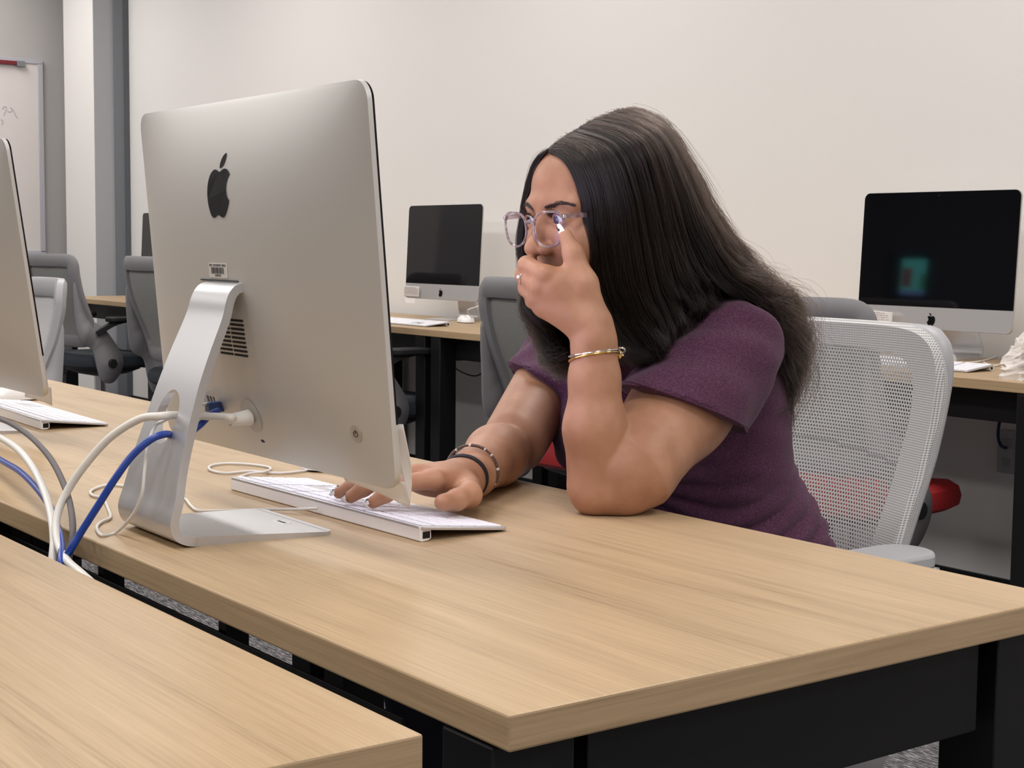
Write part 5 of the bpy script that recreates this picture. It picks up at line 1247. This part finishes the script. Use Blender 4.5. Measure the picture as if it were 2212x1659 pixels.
ur = np.linspace(0.9, 7.2, 40); rp = lock(ur)[:, 0] - ez * 0.0105
ct = MB().tube([Vector(p) for p in rp], [0.004] + [0.0105] * 38 + [0.004], 12).obj('hair_crown', HAIRB, hairm, smooth=True)
def noise_path(n_, K, amp, freq):
    t = np.linspace(0, 1, K)[None, :, None]; out = np.zeros((n_, K, 3))
    for f in freq:
        ph = RNG.random((n_, 1, 3)) * 2 * pi; fr = f * (0.7 + 0.6 * RNG.random((n_, 1, 1))); out += np.sin(2 * pi * fr * t + ph) * RNG.normal(size=(n_, 1, 3)) / len(freq)
    return out * amp
def grow(n_, u_lo, u_hi, depth, wave, tipcurl, spread, length=(0.9, 1.0), K=KP, rad=0.00030, clump=True):
    ncl = max(int(n_ / 16), 8); cu_ = RNG.uniform(u_lo, u_hi, ncl); cd_ = RNG.uniform(0, 1, ncl) ** 1.7; ci_ = RNG.integers(0, ncl, n_)
    U = np.clip(cu_[ci_] + RNG.normal(size=n_) * 0.014, max(u_lo, 0), min(u_hi, NG - 1.0)); base = along(lock(U), K)
    eps = 0.02; d1 = along(lock(np.clip(U + eps, 0, NG - 1)), K) - along(lock(np.clip(U - eps, 0, NG - 1)), K)
    tg = np.gradient(base, axis=1); nn = np.cross(d1, tg); nn /= np.linalg.norm(nn, axis=-1, keepdims=True) + 1e-9; nn *= sgn
    d1 /= np.linalg.norm(d1, axis=-1, keepdims=True) + 1e-9; tg /= np.linalg.norm(tg, axis=-1, keepdims=True) + 1e-9
    t = np.linspace(0, 1, K)[None, :, None]
    dep = np.clip(cd_[ci_] + RNG.normal(size=n_) * 0.10, 0, 1)[:, None, None]
    P = base + nn * (0.0015 - depth * dep * np.clip(t * 6, 0.15, 1))
    back = np.clip((U - 2.5) / 3.0, 0, 1)[:, None, None] * (U < 8.5)[:, None, None]     # hair over the back is wavier
    low = np.clip((t - 0.35) / 0.65, 0, 1)
    P += noise_path(n_, K, 1.0, (0.7, 1.5)) * wave * (0.25 + 0.75 * low)
    # locks share a wave
    nl = 90; lid = (U / (NG - 1) * nl).astype(int); ph = RNG.random(nl + 1)[lid][:, None, None] * 2 * pi; am = (0.4 + RNG.random(nl + 1)[lid])[:, None, None]
    fr = 3.6 + 1.6 * RNG.random(nl + 1)[lid][:, None, None]
    P += (d1 * np.sin(2 * pi * fr * t + ph) + nn * np.cos(2 * pi * fr * t + ph)) * am * low ** 1.6 * tipcurl * (0.45 + 0.9 * back)
    P += RNG.normal(size=(n_, 1, 3)) * spread * low ** 1.5
    ln = RNG.uniform(length[0], length[1], (n_, 1)) * lenf(U)[:, None]; tq = np.linspace(0, 1, K)[None, :] * ln * (K - 1); ii = np.clip(np.floor(tq).astype(int), 0, K - 2); ff = (tq - ii)[..., None]
    r_ = np.arange(n_)[:, None]; P = P[r_, ii] * (1 - ff) + P[r_, ii + 1] * ff
    R_ = rad * (1 - 0.75 * np.linspace(0, 1, K) ** 3)[None, :] * RNG.uniform(0.7, 1.25, (n_, 1))
    return P, R_
sets = [grow(11500, 0.0, 6.6, 0.014, 0.0028, 0.0085, 0.0035, (0.86, 1.0)), grow(3000, 0.0, 0.6, 0.006, 0.0012, 0.004, 0.002, (0.9, 1.0)), grow(5000, 6.0, NG - 1.001, 0.012, 0.003, 0.006, 0.004), grow(3200, 10.3, NG - 1.001, 0.008, 0.0030, 0.020, 0.006, (0.85, 1.0))]
C_ = np.concatenate([a for a, _ in sets]); R_ = np.concatenate([b_ for _, b_ in sets])
# keep strands out of skin, shirt and desk top
def clear(fld, C_, gap, it=2):
    P = C_.reshape(-1, 3)
    for _ in range(it):
        m = ((P > fld.lo + 3 * fld.h) & (P < fld.lo + fld.h * (fld.n - 4))).all(1); idx = np.where(m)[0]; d = fld.sample(P[idx]); k = idx[d < gap]
        if len(k): P[k] += fld.grad(P[k]) * (gap - fld.sample(P[k]))[:, None]
    return P.reshape(C_.shape)
C_ = clear(SF, C_, 0.0025); C_ = clear(SK, C_, 0.0015)
st = strands('hair_strands', C_, R_, HAIRM, hairm)
C_, R_ = grow(5200, 4.0, 6.8, 0.020, 0.007, 0.023, 0.010, (0.78, 1.0)); C_ = clear(SF, C_, 0.003); C_ = clear(SK, C_, 0.002)
strands('brown_strands', C_, R_, HAIRM2, hairm)
# flyaways
C_, R_ = grow(420, 1.6, 6.8, 0.0, 0.014, 0.012, 0.020, (0.35, 1.0), rad=0.00016); C_[:, :, :] += 0
t = np.linspace(0, 1, KP)[None, :, None]; C_ += RNG.random((len(C_), 1, 1)) * t * np.array([0.004, 0.010, 0.016])
C2, R2 = grow(120, 0.3, 5.0, 0.0, 0.012, 0.002, 0.012, (0.15, 0.4), rad=0.00014); C2 += np.array([0, 0, 0.012]) * np.sin(t * pi) * RNG.random((len(C2), 1, 1))
C3, R3 = grow(26, 10.7, NG - 1.001, 0.0, 0.012, 0.004, 0.012, (0.4, 1.0), rad=0.00014)
# loose curls at the back
C4, R4 = grow(900, 4.4, 6.75, 0.0, 0.009, 0.026, 0.019, (0.6, 0.95), rad=0.00020)
C_ = np.concatenate([C_, C2, C3, C4]); R_ = np.concatenate([R_, R2, R3, R4]); C_ = clear(SF, C_, 0.003); C_ = clear(SK, C_, 0.002)
fl_ = strands('loose_strands', C_, R_, HAIRM2, hairm)
